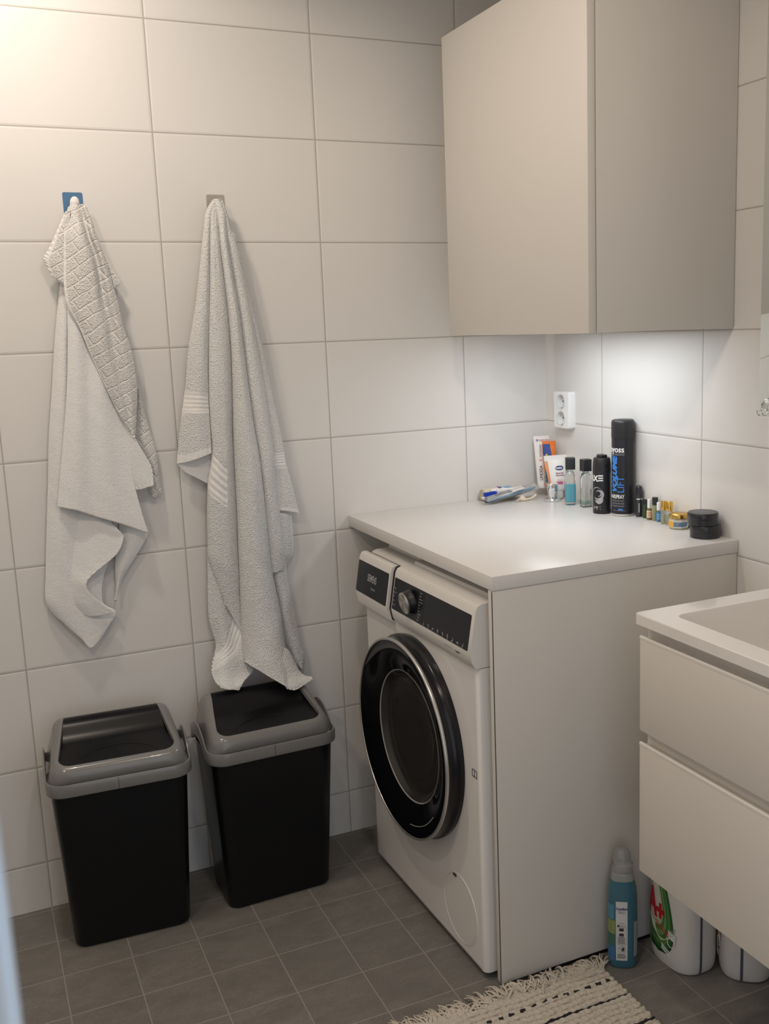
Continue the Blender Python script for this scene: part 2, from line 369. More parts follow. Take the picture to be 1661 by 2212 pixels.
# filter flap, booklet symbol
TF=Matrix.Translation((0,-.192,.118))@Matrix.Rotation(R(-90),4,'Y')
g=G().lathe([(.078,-.001),(.0785,.0012),(.0800,.0016),(.0815,.0012),(.082,-.001)],72,T=TF,cap=False).lathe([(.0775,-.001),(.0775,.0006),(0,.0007)],72,T=TF)
fc=g.build('filter_cover',enamel,wm,smooth=50)
G().box(-.0015,.0003,-.178,-.162,.186,.193).build('finger_slot',dark_gap,fc)
g=G()
for a,b in (((-.010,-.008),(-.010,.008)),((-.010,.008),(-.002,.009)),((-.002,.009),(0,.007)),((0,.007),(.002,.009)),((.002,.009),(.010,.008)),((.010,.008),(.010,-.008)),((.010,-.008),(.002,-.006)),((.002,-.006),(0,-.008)),((0,-.008),(-.002,-.006)),((-.002,-.006),(-.010,-.008)),((0,-.008),(0,.007))):
    g.tube([(-.0004,-.280-a[0],.478+a[1]),(-.0004,-.280-b[0],.478+b[1])],.0008,5)
g.build('booklet_symbol',txt_d,wm)

# ------------------------------------------------------------------ swing-top bins
bin_black=mat('bin_black_plastic',(.005,.0058,.0075),.30,spec=.35)
bin_lid=mat('bin_lid_black',(.006,.006,.007),.28,spec=.28)
bin_grey=mat('bin_grey_plastic',(.185,.183,.18),.22,coat=.3)
def make_bin(label,loc,rz):
    """local: x across, y 0 at rim front going back to .245, z up"""
    t=thing('swing_bin',label,'bin',loc,rz)
    cx,cy=0,.1225
    def L(w,d,r,z,dy=0): return rrect(w,d,r,8,z,cx,cy+dy)
    W0,D0,W1,D1=.270,.168,.308,.222
    g=G().loft([L(W0-.02,D0-.02,.02,0),L(W0-.006,D0-.006,.028,.003),L(W0,D0,.03,.010),L(W1,D1,.035,.405),L(W1-.006,D1-.006,.033,.405),L(W0-.008,D0-.008,.028,.014)],True,True)
    g.build('bucket',bin_black,t,smooth=35)
    # rim band with raised handle arches on both sides
    def band(w,d,z,lift):
        P=[]
        for (x,y,_) in rrect(w,d,.04,10,0,cx,cy):
            s_=min(1,max(0,(abs(x)-w/2+.012)/.012)); yy=(y-cy)/(d/2)
            a=max(0,1-((yy-.15)/.62)**2) if abs(yy-.15)<.62 else 0
            P.append((x,y,z+lift*s_*a**1.2))
        return P
    # densify the long sides first so the arch is smooth
    def dens(P,step=.012):
        out=[]
        for i,p in enumerate(P):
            q=P[(i+1)%len(P)]; n=max(1,int((Vector(q)-Vector(p)).length/step))
            for k in range(n): out.append(tuple(p[c]+(q[c]-p[c])*k/n for c in range(3)))
        return out
    def band2(w,d,z,lift):
        out=[]
        for (x,y,_) in BASE:
            X=x*w; Y=cy+(y)*d
            s_=min(1,max(0,(abs(x)-.5+.05)/.04)); yy=y*2
            a=max(0,1-((yy-.12)/.68)**2)
            out.append((X,Y,z+lift*s_*a))
        return out
    BASE=[(x/.329,(y-cy)/.245,0) for x,y,_ in dens(rrect(.329,.245,.045,10,0,cx,cy))]
    rim=G().loft([band2(.318,.236,.400,.034),band2(.327,.243,.399,.034),band2(.329,.245,.404,.036),band2(.329,.245,.425,.040),band2(.326,.242,.429,.040),band2(.321,.238,.429,.040)],False,False)
    rim.loft([band2(.321,.238,.429,.040),band2(.318,.236,.424,.038),band2(.318,.236,.400,.034)],False,False)
    rim=rim.build('rim',bin_grey,t,smooth=50)
    G().box(-.006,-.0052,-.0008,.0005,.400,.428).build('mould_seam',mat('seam_dark',(.05,.05,.05),.5),rim)
    # hood: cross-section in (y,z) swept across x, with flanks rounded; opening left for the flap
    prof=[(.017,.424),(.0172,.437),(.0192,.4465),(.0250,.4550),(.034,.4605),(.060,.4690),(.100,.4850),(.140,.5030),(.160,.5120),(.176,.5175),(.192,.5190),(.206,.5150),(.216,.5040),(.222,.4860),(.228,.4550),(.232,.424)]
    prof=spline(prof,3)
    def hood_pt(x,y,z):   # x in -1..1 ; flanks fall away outside the opening
        return (x,y,z)
    YF_,YB_,RF=.017,.232,.032
    def xi(y): return .1345-.026*min(1,max(0,(y-.04)/.155))
    def x_in(y):
        if y<=.0341: return 0
        e=y-.034
        return xi(y)-(RF-math.sqrt(max(0,RF*RF-(RF-e)**2)) if e<RF else 0)
    def z_at(y):
        for a,b in zip(prof,prof[1:]):
            if a[0]<=y<=b[0] and b[0]>a[0]: return a[1]+(b[1]-a[1])*(y-a[0])/(b[0]-a[0])
        return prof[0][1]
    def outer(y,z):      # half width of the hood wall at height z, rounded in plan at both ends
        w=.1590-.0205*min(1,max(0,(z-.424)/.095))**1.4; rc=.038
        for e in (y-YF_,YB_-y):
            if e<rc: w-=rc-math.sqrt(max(0,rc*rc-(rc-max(0,e))**2))
        return w
    def section(y,z,a):
        Wt=outer(y,z); rr=min(.024,max(.001,Wt-a-.001)); rh=min(.032,(z-.424)*.8); P=[]
        xf=Wt-rr
        for k in range(5): P.append((a+(xf-a)*k/4,y,z))
        for k in range(1,7):
            t_=PI/2*k/6; P.append((xf+rr*math.sin(t_)+.0015*k/6,y,z-rh*(1-math.cos(t_))))
        P.append((outer(y,.424),y,.424)); return P
    st=[]
    for k,(y,z) in enumerate(prof):
        if st and st[-1][0]<.034<y: st+= [(.0340,z_at(.0340)),(.0343,z_at(.0343)),(.0365,z_at(.0365)),(.040,z_at(.040)),(.047,z_at(.047)),(.056,z_at(.056))]
        if .0335<y<.058: continue
        st.append((y,z))
    g=G()
    for sg in (1,-1):
        rows_=[[(sg*x,y,z) for x,y,z in section(y,z,x_in(y) if z>.46 or y<.1 else (x_in(y) if y<.214 else 0))] for y,z in st]
        g.loft(rows_,False,False,closed=False)
        lip=[(sg*x_in(y),y,z) for y,z in st if .0342<y<.214]
        g.loft([lip,[(x-sg*.0008,y,z-.011) for x,y,z in lip]],False,False,closed=False)
    fl_=[(x*(xi(.034)-RF),.0341,z_at(.034)) for x in (-1,0,1)]
    g.loft([fl_,[(x,y,z-.010) for x,y,z in fl_]],False,False,closed=False)
    hood=g.build('lid_frame',bin_grey,t,smooth=60)
    # swinging flap: slightly sunk below the frame, concave roll along the top
    fl=[(.033,.4535),(.060,.4600),(.100,.4700),(.122,.4755),(.128,.4775),(.134,.4805),(.145,.4885),(.157,.5005),(.168,.5110),(.180,.5170),(.192,.5187),(.204,.5150),(.214,.5050)]
    fl=spline(fl,3)
    g=G(); m_=24; loops=[]
    def fz_(y):
        for a,b in zip(fl,fl[1:]):
            if a[0]<=y<=b[0]: return a[1]+(b[1]-a[1])*(y-a[0])/(b[0]-a[0])
        return fl[0][1]
    ys=[.0345,.036,.039,.044,.052,.062]+[y for y,z in fl if y>.066]
    for y in ys:
        X=x_in(y)-.0012; loops.append([(-X+2*X*i/m_,y,fz_(y)) for i in range(m_+1)])
    g.loft(loops,False,False,closed=False)
    g.loft([[(x,y,z-.004) for x,y,z in l] for l in loops],False,False,closed=False)
    flap=g.build('swing_flap',bin_lid,t,smooth=40)
    # pressed thumb arc
    P=[]
    for k in range(0,29):
        a=R(28+124*k/28); x=.098*math.cos(a)*1.02; y=.018+.078*math.sin(a)
        P.append((x,y,fz_(y)+.0002))
    G().tube(P,[.0003+.0011*math.sin(PI*k/28) for k in range(29)],6).build('thumb_arc',bin_lid,flap)
    return t
make_bin('black swing-top bin under the towel with the blue hook, left of the pair',(-1.3175,-.2745,0),R(-3.4))
make_bin('black swing-top bin nearest the washing machine, touched by the long terry towel',(-.9480,-.277,0),R(1.2))

# ------------------------------------------------------------------ towels
T1=[
('smooth','back',[[(-1288,1694,20),(-1285,1694,24),(-1281,1694,24),(-1276,1694,22),(-1270,1694,22),(-1264,1695,20)],[(-1321,1531,16),(-1315,1527,26),(-1308,1525,28),(-1300,1523,20),(-1287,1521,18),(-1271,1516,16)],[(-1342,1420,14),(-1333,1419,27),(-1323,1416,30),(-1312,1414,20),(-1297,1410,18),(-1276,1407,16)],[(-1361,1294,14),(-1350,1294,27),(-1337,1293,31),(-1322,1292,22),(-1298,1291,18),(-1266,1289,16)],[(-1378,1189,14),(-1365,1188,26),(-1350,1185,30),(-1329,1183,22),(-1297,1178,18),(-1255,1171,16)],[(-1390,1082,14),(-1377,1081,25),(-1361,1078,30),(-1334,1072,24),(-1292,1062,18),(-1238,1050,14)],[(-1396,1038,14),(-1383,1027,24),(-1363,1014,30),(-1338,1003,26),(-1293,988,18),(-1240,969,14)],[(-1408,938,14),(-1394,932,24),(-1375,919,30),(-1350,904,26),(-1306,903,18),(-1255,901,12)],[(-1416,870,14),(-1402,859,24),(-1383,846,30),(-1362,835,28),(-1329,837,22),(-1284,846,14)],[(-1423,808,14),(-1409,797,24),(-1389,788,30),(-1364,778,30),(-1332,777,28),(-1294,779,20)],[(-1416,780,14),(-1400,760,22),(-1379,741,28),(-1354,729,30),(-1318,732,30),(-1265,749,24)],[(-1407,765,13),(-1388,740,20),(-1369,718,26),(-1350,693,28),(-1331,669,30),(-1294,706,24)]],{'hemv': (0.94, 1.0)}),
('smooth','low',[[(-1234,1004,20),(-1202,991,30),(-1170,951,22)],[(-1243,936,20),(-1212,934,30),(-1173,930,22)],[(-1255,885,20),(-1230,886,30),(-1200,890,22)],[(-1259,838,20),(-1250,841,30),(-1236,841,22)],[(-1261,809,20),(-1257,811,30),(-1251,808,22)],[(-1263,784,20),(-1264,782,30),(-1262,774,22)]],{}),
('smooth','curl',[[(-1358,1034,18),(-1334,1021,24),(-1299,1004,30),(-1263,984,34)],[(-1361,1005,20),(-1331,996,28),(-1286,978,38),(-1238,951,44)],[(-1362,973,22),(-1329,962,31),(-1281,946,40),(-1234,936,46)],[(-1366,934,22),(-1338,924,33),(-1297,912,41),(-1247,906,47)],[(-1368,900,22),(-1347,891,34),(-1316,882,42),(-1270,886,47)],[(-1371,866,22),(-1357,861,34),(-1337,856,42),(-1308,860,47)],[(-1373,843,22),(-1362,841,34),(-1347,838,42),(-1328,841,47)],[(-1376,820,22),(-1362,818,34),(-1346,815,42),(-1328,818,46)],[(-1378,792,22),(-1359,788,34),(-1336,783,42),(-1306,789,46)],[(-1374,762,22),(-1348,757,32),(-1317,749,40),(-1268,753,44)]],{'hemu': (0.95, 1.0)}),
('smooth','main',[[(-1280,1693,34),(-1275,1693,34),(-1270,1693,34),(-1265,1693,34),(-1261,1693,34),(-1257,1693,34)],[(-1307,1516,34),(-1295,1516,42),(-1276,1516,38),(-1258,1515,42),(-1239,1515,38),(-1220,1515,36)],[(-1317,1411,35),(-1300,1410,45),(-1276,1407,40),(-1253,1404,45),(-1228,1401,40),(-1203,1396,36)],[(-1331,1293,36),(-1309,1293,48),(-1282,1291,42),(-1257,1287,48),(-1230,1283,40),(-1202,1275,36)],[(-1349,1186,37),(-1321,1185,52),(-1290,1179,44),(-1260,1175,50),(-1228,1170,42),(-1199,1163,38)],[(-1364,1105,38),(-1331,1098,54),(-1295,1089,46),(-1262,1082,52),(-1228,1073,44),(-1197,1067,42)],[(-1378,1028,40),(-1339,1018,55),(-1295,997,48),(-1256,981,54),(-1215,961,46),(-1175,941,48)]],{'hemv': (0.975, 1.0)}),
('smooth','corner',[[(-1208,1217,38),(-1204,1213,42),(-1201,1208,44),(-1196,1201,44)],[(-1204,1174,38),(-1194,1174,42),(-1188,1176,44),(-1184,1173,44)],[(-1203,1135,38),(-1191,1136,42),(-1178,1136,44),(-1167,1137,44)],[(-1202,1101,38),(-1186,1102,42),(-1169,1104,44),(-1154,1108,44)],[(-1200,1072,38),(-1185,1074,42),(-1168,1077,44),(-1151,1080,44)],[(-1192,1051,38),(-1179,1052,42),(-1166,1056,44),(-1154,1058,44)]],{'hemu': (0.92, 1.0), 'hemv': (0.9, 1.0)}),
('pattern','tail',[[(-1166,1296,20),(-1166,1294,26),(-1163,1292,18)],[(-1178,1228,20),(-1163,1227,26),(-1152,1226,18)],[(-1183,1174,20),(-1161,1176,26),(-1142,1177,18)],[(-1165,1137,20),(-1150,1136,26),(-1134,1134,18)],[(-1152,1102,20),(-1143,1098,26),(-1133,1091,18)],[(-1149,1059,20),(-1142,1059,26),(-1132,1058,18)],[(-1160,1043,20),(-1145,1040,26),(-1130,1032,18)],[(-1154,1029,20),(-1151,1026,26),(-1146,1019,18)]],{}),
('pattern','spur',[[(-1240,1662,36),(-1235,1662,40),(-1230,1652,36)],[(-1229,1615,36),(-1222,1612,40),(-1216,1603,36)],[(-1218,1583,36),(-1208,1578,40),(-1200,1572,36)],[(-1212,1557,36),(-1200,1553,40),(-1188,1548,36)],[(-1210,1534,36),(-1202,1533,40),(-1193,1539,36)]],{'hemu': (0.75, 1.0), 'crease': 26}),
('pattern','wing',[[(-1297,1704,40),(-1295,1706,44),(-1291,1706,48),(-1286,1706,50)],[(-1309,1682,40),(-1305,1680,44),(-1300,1678,48),(-1291,1676,50)],[(-1324,1653,40),(-1318,1649,44),(-1310,1645,48),(-1294,1640,50)],[(-1341,1622,40),(-1332,1617,44),(-1320,1611,48),(-1297,1607,50)],[(-1353,1604,40),(-1341,1597,44),(-1325,1591,48),(-1300,1583,50)],[(-1349,1589,40),(-1339,1582,44),(-1324,1574,48),(-1301,1568,50)],[(-1338,1561,40),(-1332,1558,44),(-1320,1553,48),(-1303,1551,50)],[(-1321,1544,40),(-1319,1544,44),(-1313,1543,48),(-1303,1542,50)]],{'hemu': (0, 0.3), 'crease': 34}),
('pattern','flap',[[(-1289,1717,38),(-1281,1720,40),(-1272,1722,40),(-1263,1723,34),(-1255,1722,40),(-1248,1718,38)],[(-1300,1683,44),(-1286,1681,52),(-1269,1681,54),(-1254,1685,34),(-1247,1683,52),(-1238,1681,42)],[(-1306,1648,50),(-1287,1647,62),(-1265,1649,64),(-1250,1654,36),(-1244,1651,60),(-1233,1653,44)],[(-1312,1596,52),(-1285,1595,66),(-1255,1595,68),(-1237,1597,40),(-1228,1597,62),(-1217,1596,46)],[(-1317,1540,53),(-1287,1538,66),(-1250,1538,68),(-1232,1536,42),(-1220,1532,62),(-1204,1531,46)],[(-1313,1493,54),(-1283,1493,66),(-1249,1493,68),(-1228,1493,44),(-1215,1494,62),(-1197,1498,46)],[(-1291,1441,55),(-1270,1442,66),(-1241,1443,68),(-1220,1447,46),(-1205,1444,62),(-1189,1438,46)],[(-1274,1386,55),(-1258,1385,64),(-1237,1386,66),(-1217,1385,48),(-1198,1387,60),(-1176,1387,46)],[(-1247,1307,54),(-1235,1306,60),(-1223,1307,62),(-1206,1306,48),(-1190,1306,56),(-1170,1300,44)],[(-1226,1254,52),(-1219,1252,56),(-1210,1251,58),(-1200,1249,48),(-1189,1246,52),(-1176,1242,42)],[(-1209,1214,50),(-1206,1212,52),(-1202,1208,53),(-1196,1204,48),(-1190,1201,50),(-1181,1201,42)],[(-1190,1182,46),(-1189,1181,47),(-1188,1180,48),(-1188,1179,48),(-1187,1177,46),(-1186,1176,42)]],{'hemu': (0, 0.06)})]
T2=[
('terry','right_low',[[(-873,951,24),(-854,954,38),(-827,953,38),(-801,944,26)],[(-871,865,24),(-850,864,38),(-828,857,38),(-802,847,26)],[(-868,815,24),(-857,815,38),(-843,812,38),(-824,809,26)],[(-856,725,24),(-846,727,38),(-833,725,38),(-816,719,26)],[(-851,657,24),(-841,661,38),(-827,663,38),(-807,657,26)],[(-846,598,24),(-833,602,38),(-815,603,38),(-797,590,26)],[(-822,539,24),(-816,548,38),(-803,553,38),(-788,556,26)],[(-801,513,24),(-802,519,38),(-799,520,38),(-791,524,26)]],{'hemu': (0.93, 1.0)}),
('terry','lobe',[[(-1029,884,26),(-1004,881,36),(-973,875,30),(-947,871,34)],[(-1032,815,26),(-1008,812,38),(-976,804,30),(-948,800,34)],[(-1038,704,28),(-1013,703,42),(-981,692,34),(-952,682,38)],[(-1026,631,34),(-1006,630,52),(-979,618,44),(-954,610,48)],[(-1039,593,46),(-1015,591,66),(-978,580,60),(-940,561,62)],[(-1047,564,58),(-1024,559,80),(-987,549,76),(-949,547,74)],[(-1045,543,84),(-1024,535,102),(-1000,531,101),(-974,538,97)],[(-1033,532,100),(-1020,527,107),(-1006,524,107),(-994,520,105)]],{'hemv': (0.95, 1.0), 'ribsv': (0.36, 0.54, 4), 'tilt': 0.38}),
('smooth','under',[[(-1085,1118,30),(-1044,1120,28),(-999,1128,26)],[(-1087,1103,30),(-1047,1103,28),(-1001,1111,26)],[(-1070,1082,30),(-1041,1082,28),(-1002,1087,26)],[(-1042,1064,30),(-1025,1064,28),(-1004,1064,26)],[(-1018,1048,30),(-1012,1047,28),(-1005,1046,26)]],{}),
('terry','flap_right',[[(-913,1664,34),(-912,1662,38),(-907,1654,30)],[(-902,1615,34),(-901,1609,38),(-896,1603,30)],[(-884,1491,34),(-881,1491,38),(-876,1491,30)],[(-868,1400,34),(-864,1396,38),(-856,1393,30)],[(-857,1266,34),(-849,1265,38),(-837,1264,30)],[(-847,1136,34),(-833,1134,38),(-816,1133,30)],[(-847,1080,34),(-830,1080,38),(-810,1079,30)],[(-849,1014,34),(-823,1014,38),(-795,1014,30)],[(-850,964,34),(-819,958,38),(-783,947,30)]],{'hemv': (0.97, 1.0), 'ribsv': (0.66, 0.76, 5)}),
('terry','main',[[(-956,1737,30),(-955,1737,32),(-955,1738,33),(-953,1738,34),(-951,1739,34),(-949,1740,34),(-946,1741,33),(-945,1742,32),(-944,1742,30)],[(-962,1706,29),(-962,1706,34),(-961,1706,38),(-958,1706,40),(-954,1706,40),(-950,1707,40),(-945,1708,37),(-942,1709,33),(-940,1710,28)],[(-966,1665,28),(-967,1664,36),(-966,1664,42),(-962,1664,46),(-957,1664,47),(-952,1665,46),(-946,1665,41),(-941,1666,34),(-938,1667,26)],[(-969,1632,28),(-970,1631,38),(-969,1630,47),(-964,1630,52),(-959,1630,52),(-953,1630,51),(-946,1630,45),(-941,1631,35),(-937,1632,25)],[(-976,1544,28),(-977,1543,40),(-975,1543,50),(-969,1543,56),(-962,1543,56),(-954,1543,55),(-944,1544,48),(-937,1545,37),(-933,1545,25)],[(-983,1471,28),(-984,1471,41),(-981,1471,53),(-973,1470,60),(-964,1470,60),(-954,1470,58),(-943,1470,51),(-934,1470,39),(-929,1470,25)],[(-990,1381,28),(-992,1382,43),(-988,1382,55),(-979,1381,62),(-968,1381,64),(-957,1380,61),(-944,1380,53),(-934,1379,40),(-928,1379,25)],[(-997,1287,28),(-999,1288,44),(-995,1288,57),(-986,1287,65),(-975,1286,66),(-963,1285,64),(-949,1284,55),(-939,1282,42),(-933,1281,26)],[(-1001,1195,28),(-1002,1196,44),(-999,1196,57),(-990,1196,66),(-979,1194,67),(-968,1192,65),(-955,1190,56),(-945,1188,42),(-939,1186,26)],[(-1002,1124,30),(-1003,1126,46),(-1000,1126,59),(-991,1126,67),(-981,1124,68),(-970,1123,66),(-957,1120,56),(-947,1117,42),(-941,1115,26)],[(-1017,1048,33),(-1018,1050,48),(-1013,1051,59),(-1002,1051,66),(-989,1049,67),(-975,1047,64),(-960,1045,55),(-949,1042,42),(-943,1039,27)],[(-1025,972,34),(-1025,974,47),(-1019,975,58),(-1006,974,64),(-992,972,64),(-977,970,61),(-961,966,53),(-950,963,41),(-944,960,28)],[(-1029,907,36),(-1028,908,47),(-1022,907,57),(-1009,904,62),(-995,899,62),(-980,893,60),(-964,887,52),(-954,881,42),(-948,878,30)],[(-1031,866,38),(-1030,866,48),(-1024,862,56),(-1011,854,61),(-997,845,61),(-982,835,59),(-967,823,52),(-956,816,43),(-951,811,32)],[(-1025,836,40),(-1025,835,48),(-1019,827,54),(-1007,812,57),(-994,796,57),(-981,779,55),(-967,761,50),(-958,749,42),(-953,744,34)],[(-1013,789,42),(-1012,787,47),(-1007,778,50),(-997,762,52),(-987,746,52),(-976,729,51),(-965,711,47),(-958,700,43),(-955,695,38)],[(-997,733,44),(-996,731,46),(-992,722,47),(-985,708,48),(-978,693,48),(-971,678,47),(-963,663,46),(-959,654,44),(-957,650,42)]],{'hemv': (0.985, 1.0), 'ribsv': (0.585, 0.665, 5), 'tilt': -0.07, 'ribu': 0.62}),
('terry','strip',[[(-937,1740,28),(-937,1740,30),(-936,1739,31),(-935,1738,32),(-934,1738,32),(-932,1737,32),(-931,1736,31),(-930,1736,30),(-929,1736,28)],[(-927,1707,28),(-927,1706,32),(-928,1705,35),(-927,1704,38),(-926,1703,38),(-925,1703,38),(-924,1702,35),(-922,1702,32),(-921,1702,28)],[(-926,1665,28),(-927,1664,34),(-927,1664,40),(-926,1663,43),(-923,1662,44),(-921,1662,43),(-917,1662,40),(-915,1662,34),(-912,1663,28)],[(-925,1632,28),(-926,1631,36),(-925,1630,43),(-922,1629,47),(-918,1628,48),(-913,1627,47),(-907,1627,43),(-903,1627,36),(-900,1628,28)],[(-915,1541,28),(-917,1540,38),(-916,1539,46),(-912,1539,51),(-907,1538,52),(-902,1538,51),(-895,1537,46),(-890,1538,38),(-886,1538,28)],[(-907,1469,28),(-909,1469,39),(-909,1469,49),(-905,1469,55),(-900,1468,56),(-894,1468,55),(-887,1468,49),(-881,1468,39),(-877,1469,28)],[(-902,1378,28),(-904,1378,41),(-903,1377,52),(-898,1375,59),(-892,1374,60),(-885,1372,59),(-876,1370,52),(-869,1369,41),(-864,1368,28)],[(-897,1279,28),(-899,1280,42),(-898,1279,53),(-892,1278,61),(-885,1277,62),(-877,1275,61),(-867,1274,53),(-859,1272,42),(-854,1271,28)],[(-889,1187,28),(-891,1188,42),(-890,1188,54),(-884,1187,61),(-877,1185,63),(-869,1183,61),(-860,1180,54),(-852,1177,42),(-847,1176,28)],[(-880,1110,28),(-883,1112,42),(-882,1112,53),(-877,1111,61),(-871,1110,62),(-863,1108,61),(-854,1105,53),(-847,1103,42),(-842,1101,28)],[(-876,1030,28),(-878,1032,41),(-877,1033,51),(-873,1033,58),(-867,1032,59),(-861,1031,57),(-853,1029,50),(-846,1026,39),(-841,1024,26)],[(-874,952,28),(-875,954,39),(-874,956,48),(-868,956,53),(-861,956,54),(-853,955,52),(-844,954,45),(-837,952,35),(-833,950,24)],[(-872,866,28),(-873,868,37),(-870,869,45),(-863,868,49),(-854,867,49),(-845,866,47),(-835,863,41),(-827,861,32),(-823,859,22)],[(-867,792,26),(-868,794,33),(-866,796,39),(-861,798,42),(-855,799,42),(-848,800,40),(-840,799,36),(-835,798,29),(-832,797,22)]],{}),
('terry','fold',[[(-947,1741,30),(-948,1741,32),(-947,1740,34),(-945,1740,36),(-943,1740,36),(-941,1740,36),(-939,1740,34),(-937,1741,32),(-936,1741,30)],[(-942,1710,27),(-943,1709,34),(-943,1708,40),(-941,1708,44),(-937,1707,45),(-934,1707,44),(-930,1708,40),(-926,1708,34),(-924,1709,27)],[(-939,1667,25),(-941,1666,37),(-942,1665,47),(-941,1664,54),(-939,1663,56),(-936,1663,54),(-931,1663,48),(-927,1664,38),(-923,1665,26)],[(-938,1632,24),(-941,1631,39),(-943,1630,52),(-942,1629,61),(-940,1629,62),(-937,1629,61),(-932,1630,53),(-927,1631,40),(-923,1632,25)],[(-934,1546,24),(-937,1544,42),(-939,1543,57),(-938,1542,66),(-935,1541,68),(-931,1540,67),(-925,1540,57),(-919,1540,43),(-913,1541,25)],[(-930,1470,24),(-934,1470,43),(-935,1469,60),(-934,1469,70),(-930,1469,72),(-925,1469,71),(-918,1469,60),(-911,1469,44),(-905,1469,25)],[(-929,1379,24),(-933,1379,44),(-935,1379,62),(-932,1379,73),(-928,1379,76),(-922,1379,73),(-914,1379,63),(-906,1378,45),(-900,1378,25)],[(-934,1281,24),(-937,1282,43),(-937,1283,60),(-933,1283,73),(-927,1283,78),(-920,1283,77),(-910,1282,67),(-901,1280,48),(-894,1279,25)],[(-939,1186,24),(-942,1188,44),(-941,1189,62),(-935,1191,75),(-927,1191,80),(-917,1191,79),(-905,1190,68),(-894,1189,49),(-885,1187,25)],[(-942,1115,24),(-945,1117,44),(-942,1119,63),(-934,1120,76),(-924,1119,80),(-913,1118,80),(-898,1116,69),(-886,1113,49),(-877,1110,25)],[(-944,1039,24),(-946,1042,44),(-943,1043,63),(-934,1044,76),(-923,1043,81),(-910,1041,81),(-895,1038,70),(-882,1034,50),(-873,1030,26)],[(-944,959,24),(-947,963,46),(-944,966,66),(-934,967,78),(-922,966,81),(-909,964,79),(-892,960,67),(-879,956,48),(-871,952,26)],[(-947,875,26),(-950,879,48),(-947,882,68),(-936,883,80),(-923,882,83),(-909,880,81),(-891,876,69),(-878,871,50),(-869,865,28)],[(-949,801,28),(-952,807,50),(-948,810,70),(-936,812,82),(-922,811,85),(-907,809,83),(-889,804,71),(-875,799,52),(-866,793,30)],[(-954,694,32),(-956,700,55),(-950,703,74),(-935,704,87),(-918,703,90),(-899,699,88),(-878,693,77),(-862,686,58),(-852,679,36)],[(-959,612,44),(-960,618,65),(-953,622,83),(-937,623,97),(-919,622,102),(-899,619,103),(-877,613,95),(-861,606,79),(-852,599,60)],[(-960,588,56),(-960,592,74),(-953,593,91),(-937,589,106),(-919,583,114),(-900,575,118),(-879,565,115),(-864,556,104),(-856,549,88)],[(-963,581,78),(-961,581,87),(-953,575,99),(-936,564,112),(-920,551,123),(-902,537,132),(-884,523,138),(-872,513,137),(-867,508,132)]],{'hemv': (0.99, 1.0)}),
('terry','tail',[[(-894,635,84),(-869,611,82),(-853,599,78),(-843,583,72)],[(-885,589,105),(-863,573,104),(-845,556,100),(-828,538,94)],[(-881,548,117),(-860,540,116),(-838,533,112),(-814,524,106)],[(-879,519,133),(-858,518,134),(-831,521,127),(-801,523,118)],[(-872,511,136),(-854,505,138),(-830,511,133),(-801,519,124)]],{'hemv': (0.9, 1.0)}),
('terry','flap_left',[[(-953,1739,30),(-950,1741,32),(-947,1741,34),(-945,1741,36)],[(-972,1710,32),(-969,1707,38),(-965,1705,40),(-960,1703,38)],[(-986,1645,34),(-981,1645,44),(-975,1643,46),(-970,1644,42)],[(-1014,1495,34),(-1005,1495,50),(-993,1494,52),(-982,1493,44)],[(-1041,1382,34),(-1027,1381,52),(-1011,1379,56),(-994,1378,46)],[(-1056,1288,34),(-1041,1286,52),(-1022,1284,58),(-1001,1280,48)],[(-1076,1193,34),(-1056,1195,50),(-1033,1196,58),(-1003,1197,50)],[(-1091,1105,34),(-1067,1109,48),(-1039,1117,58),(-1004,1127,52)]],{'hemv': (0.955, 1.0), 'ribsv': (0.72, 0.8, 5)})]
tm={k:towel_mat('towel_'+k,k) for k in ('smooth','terry','pattern','hem')}
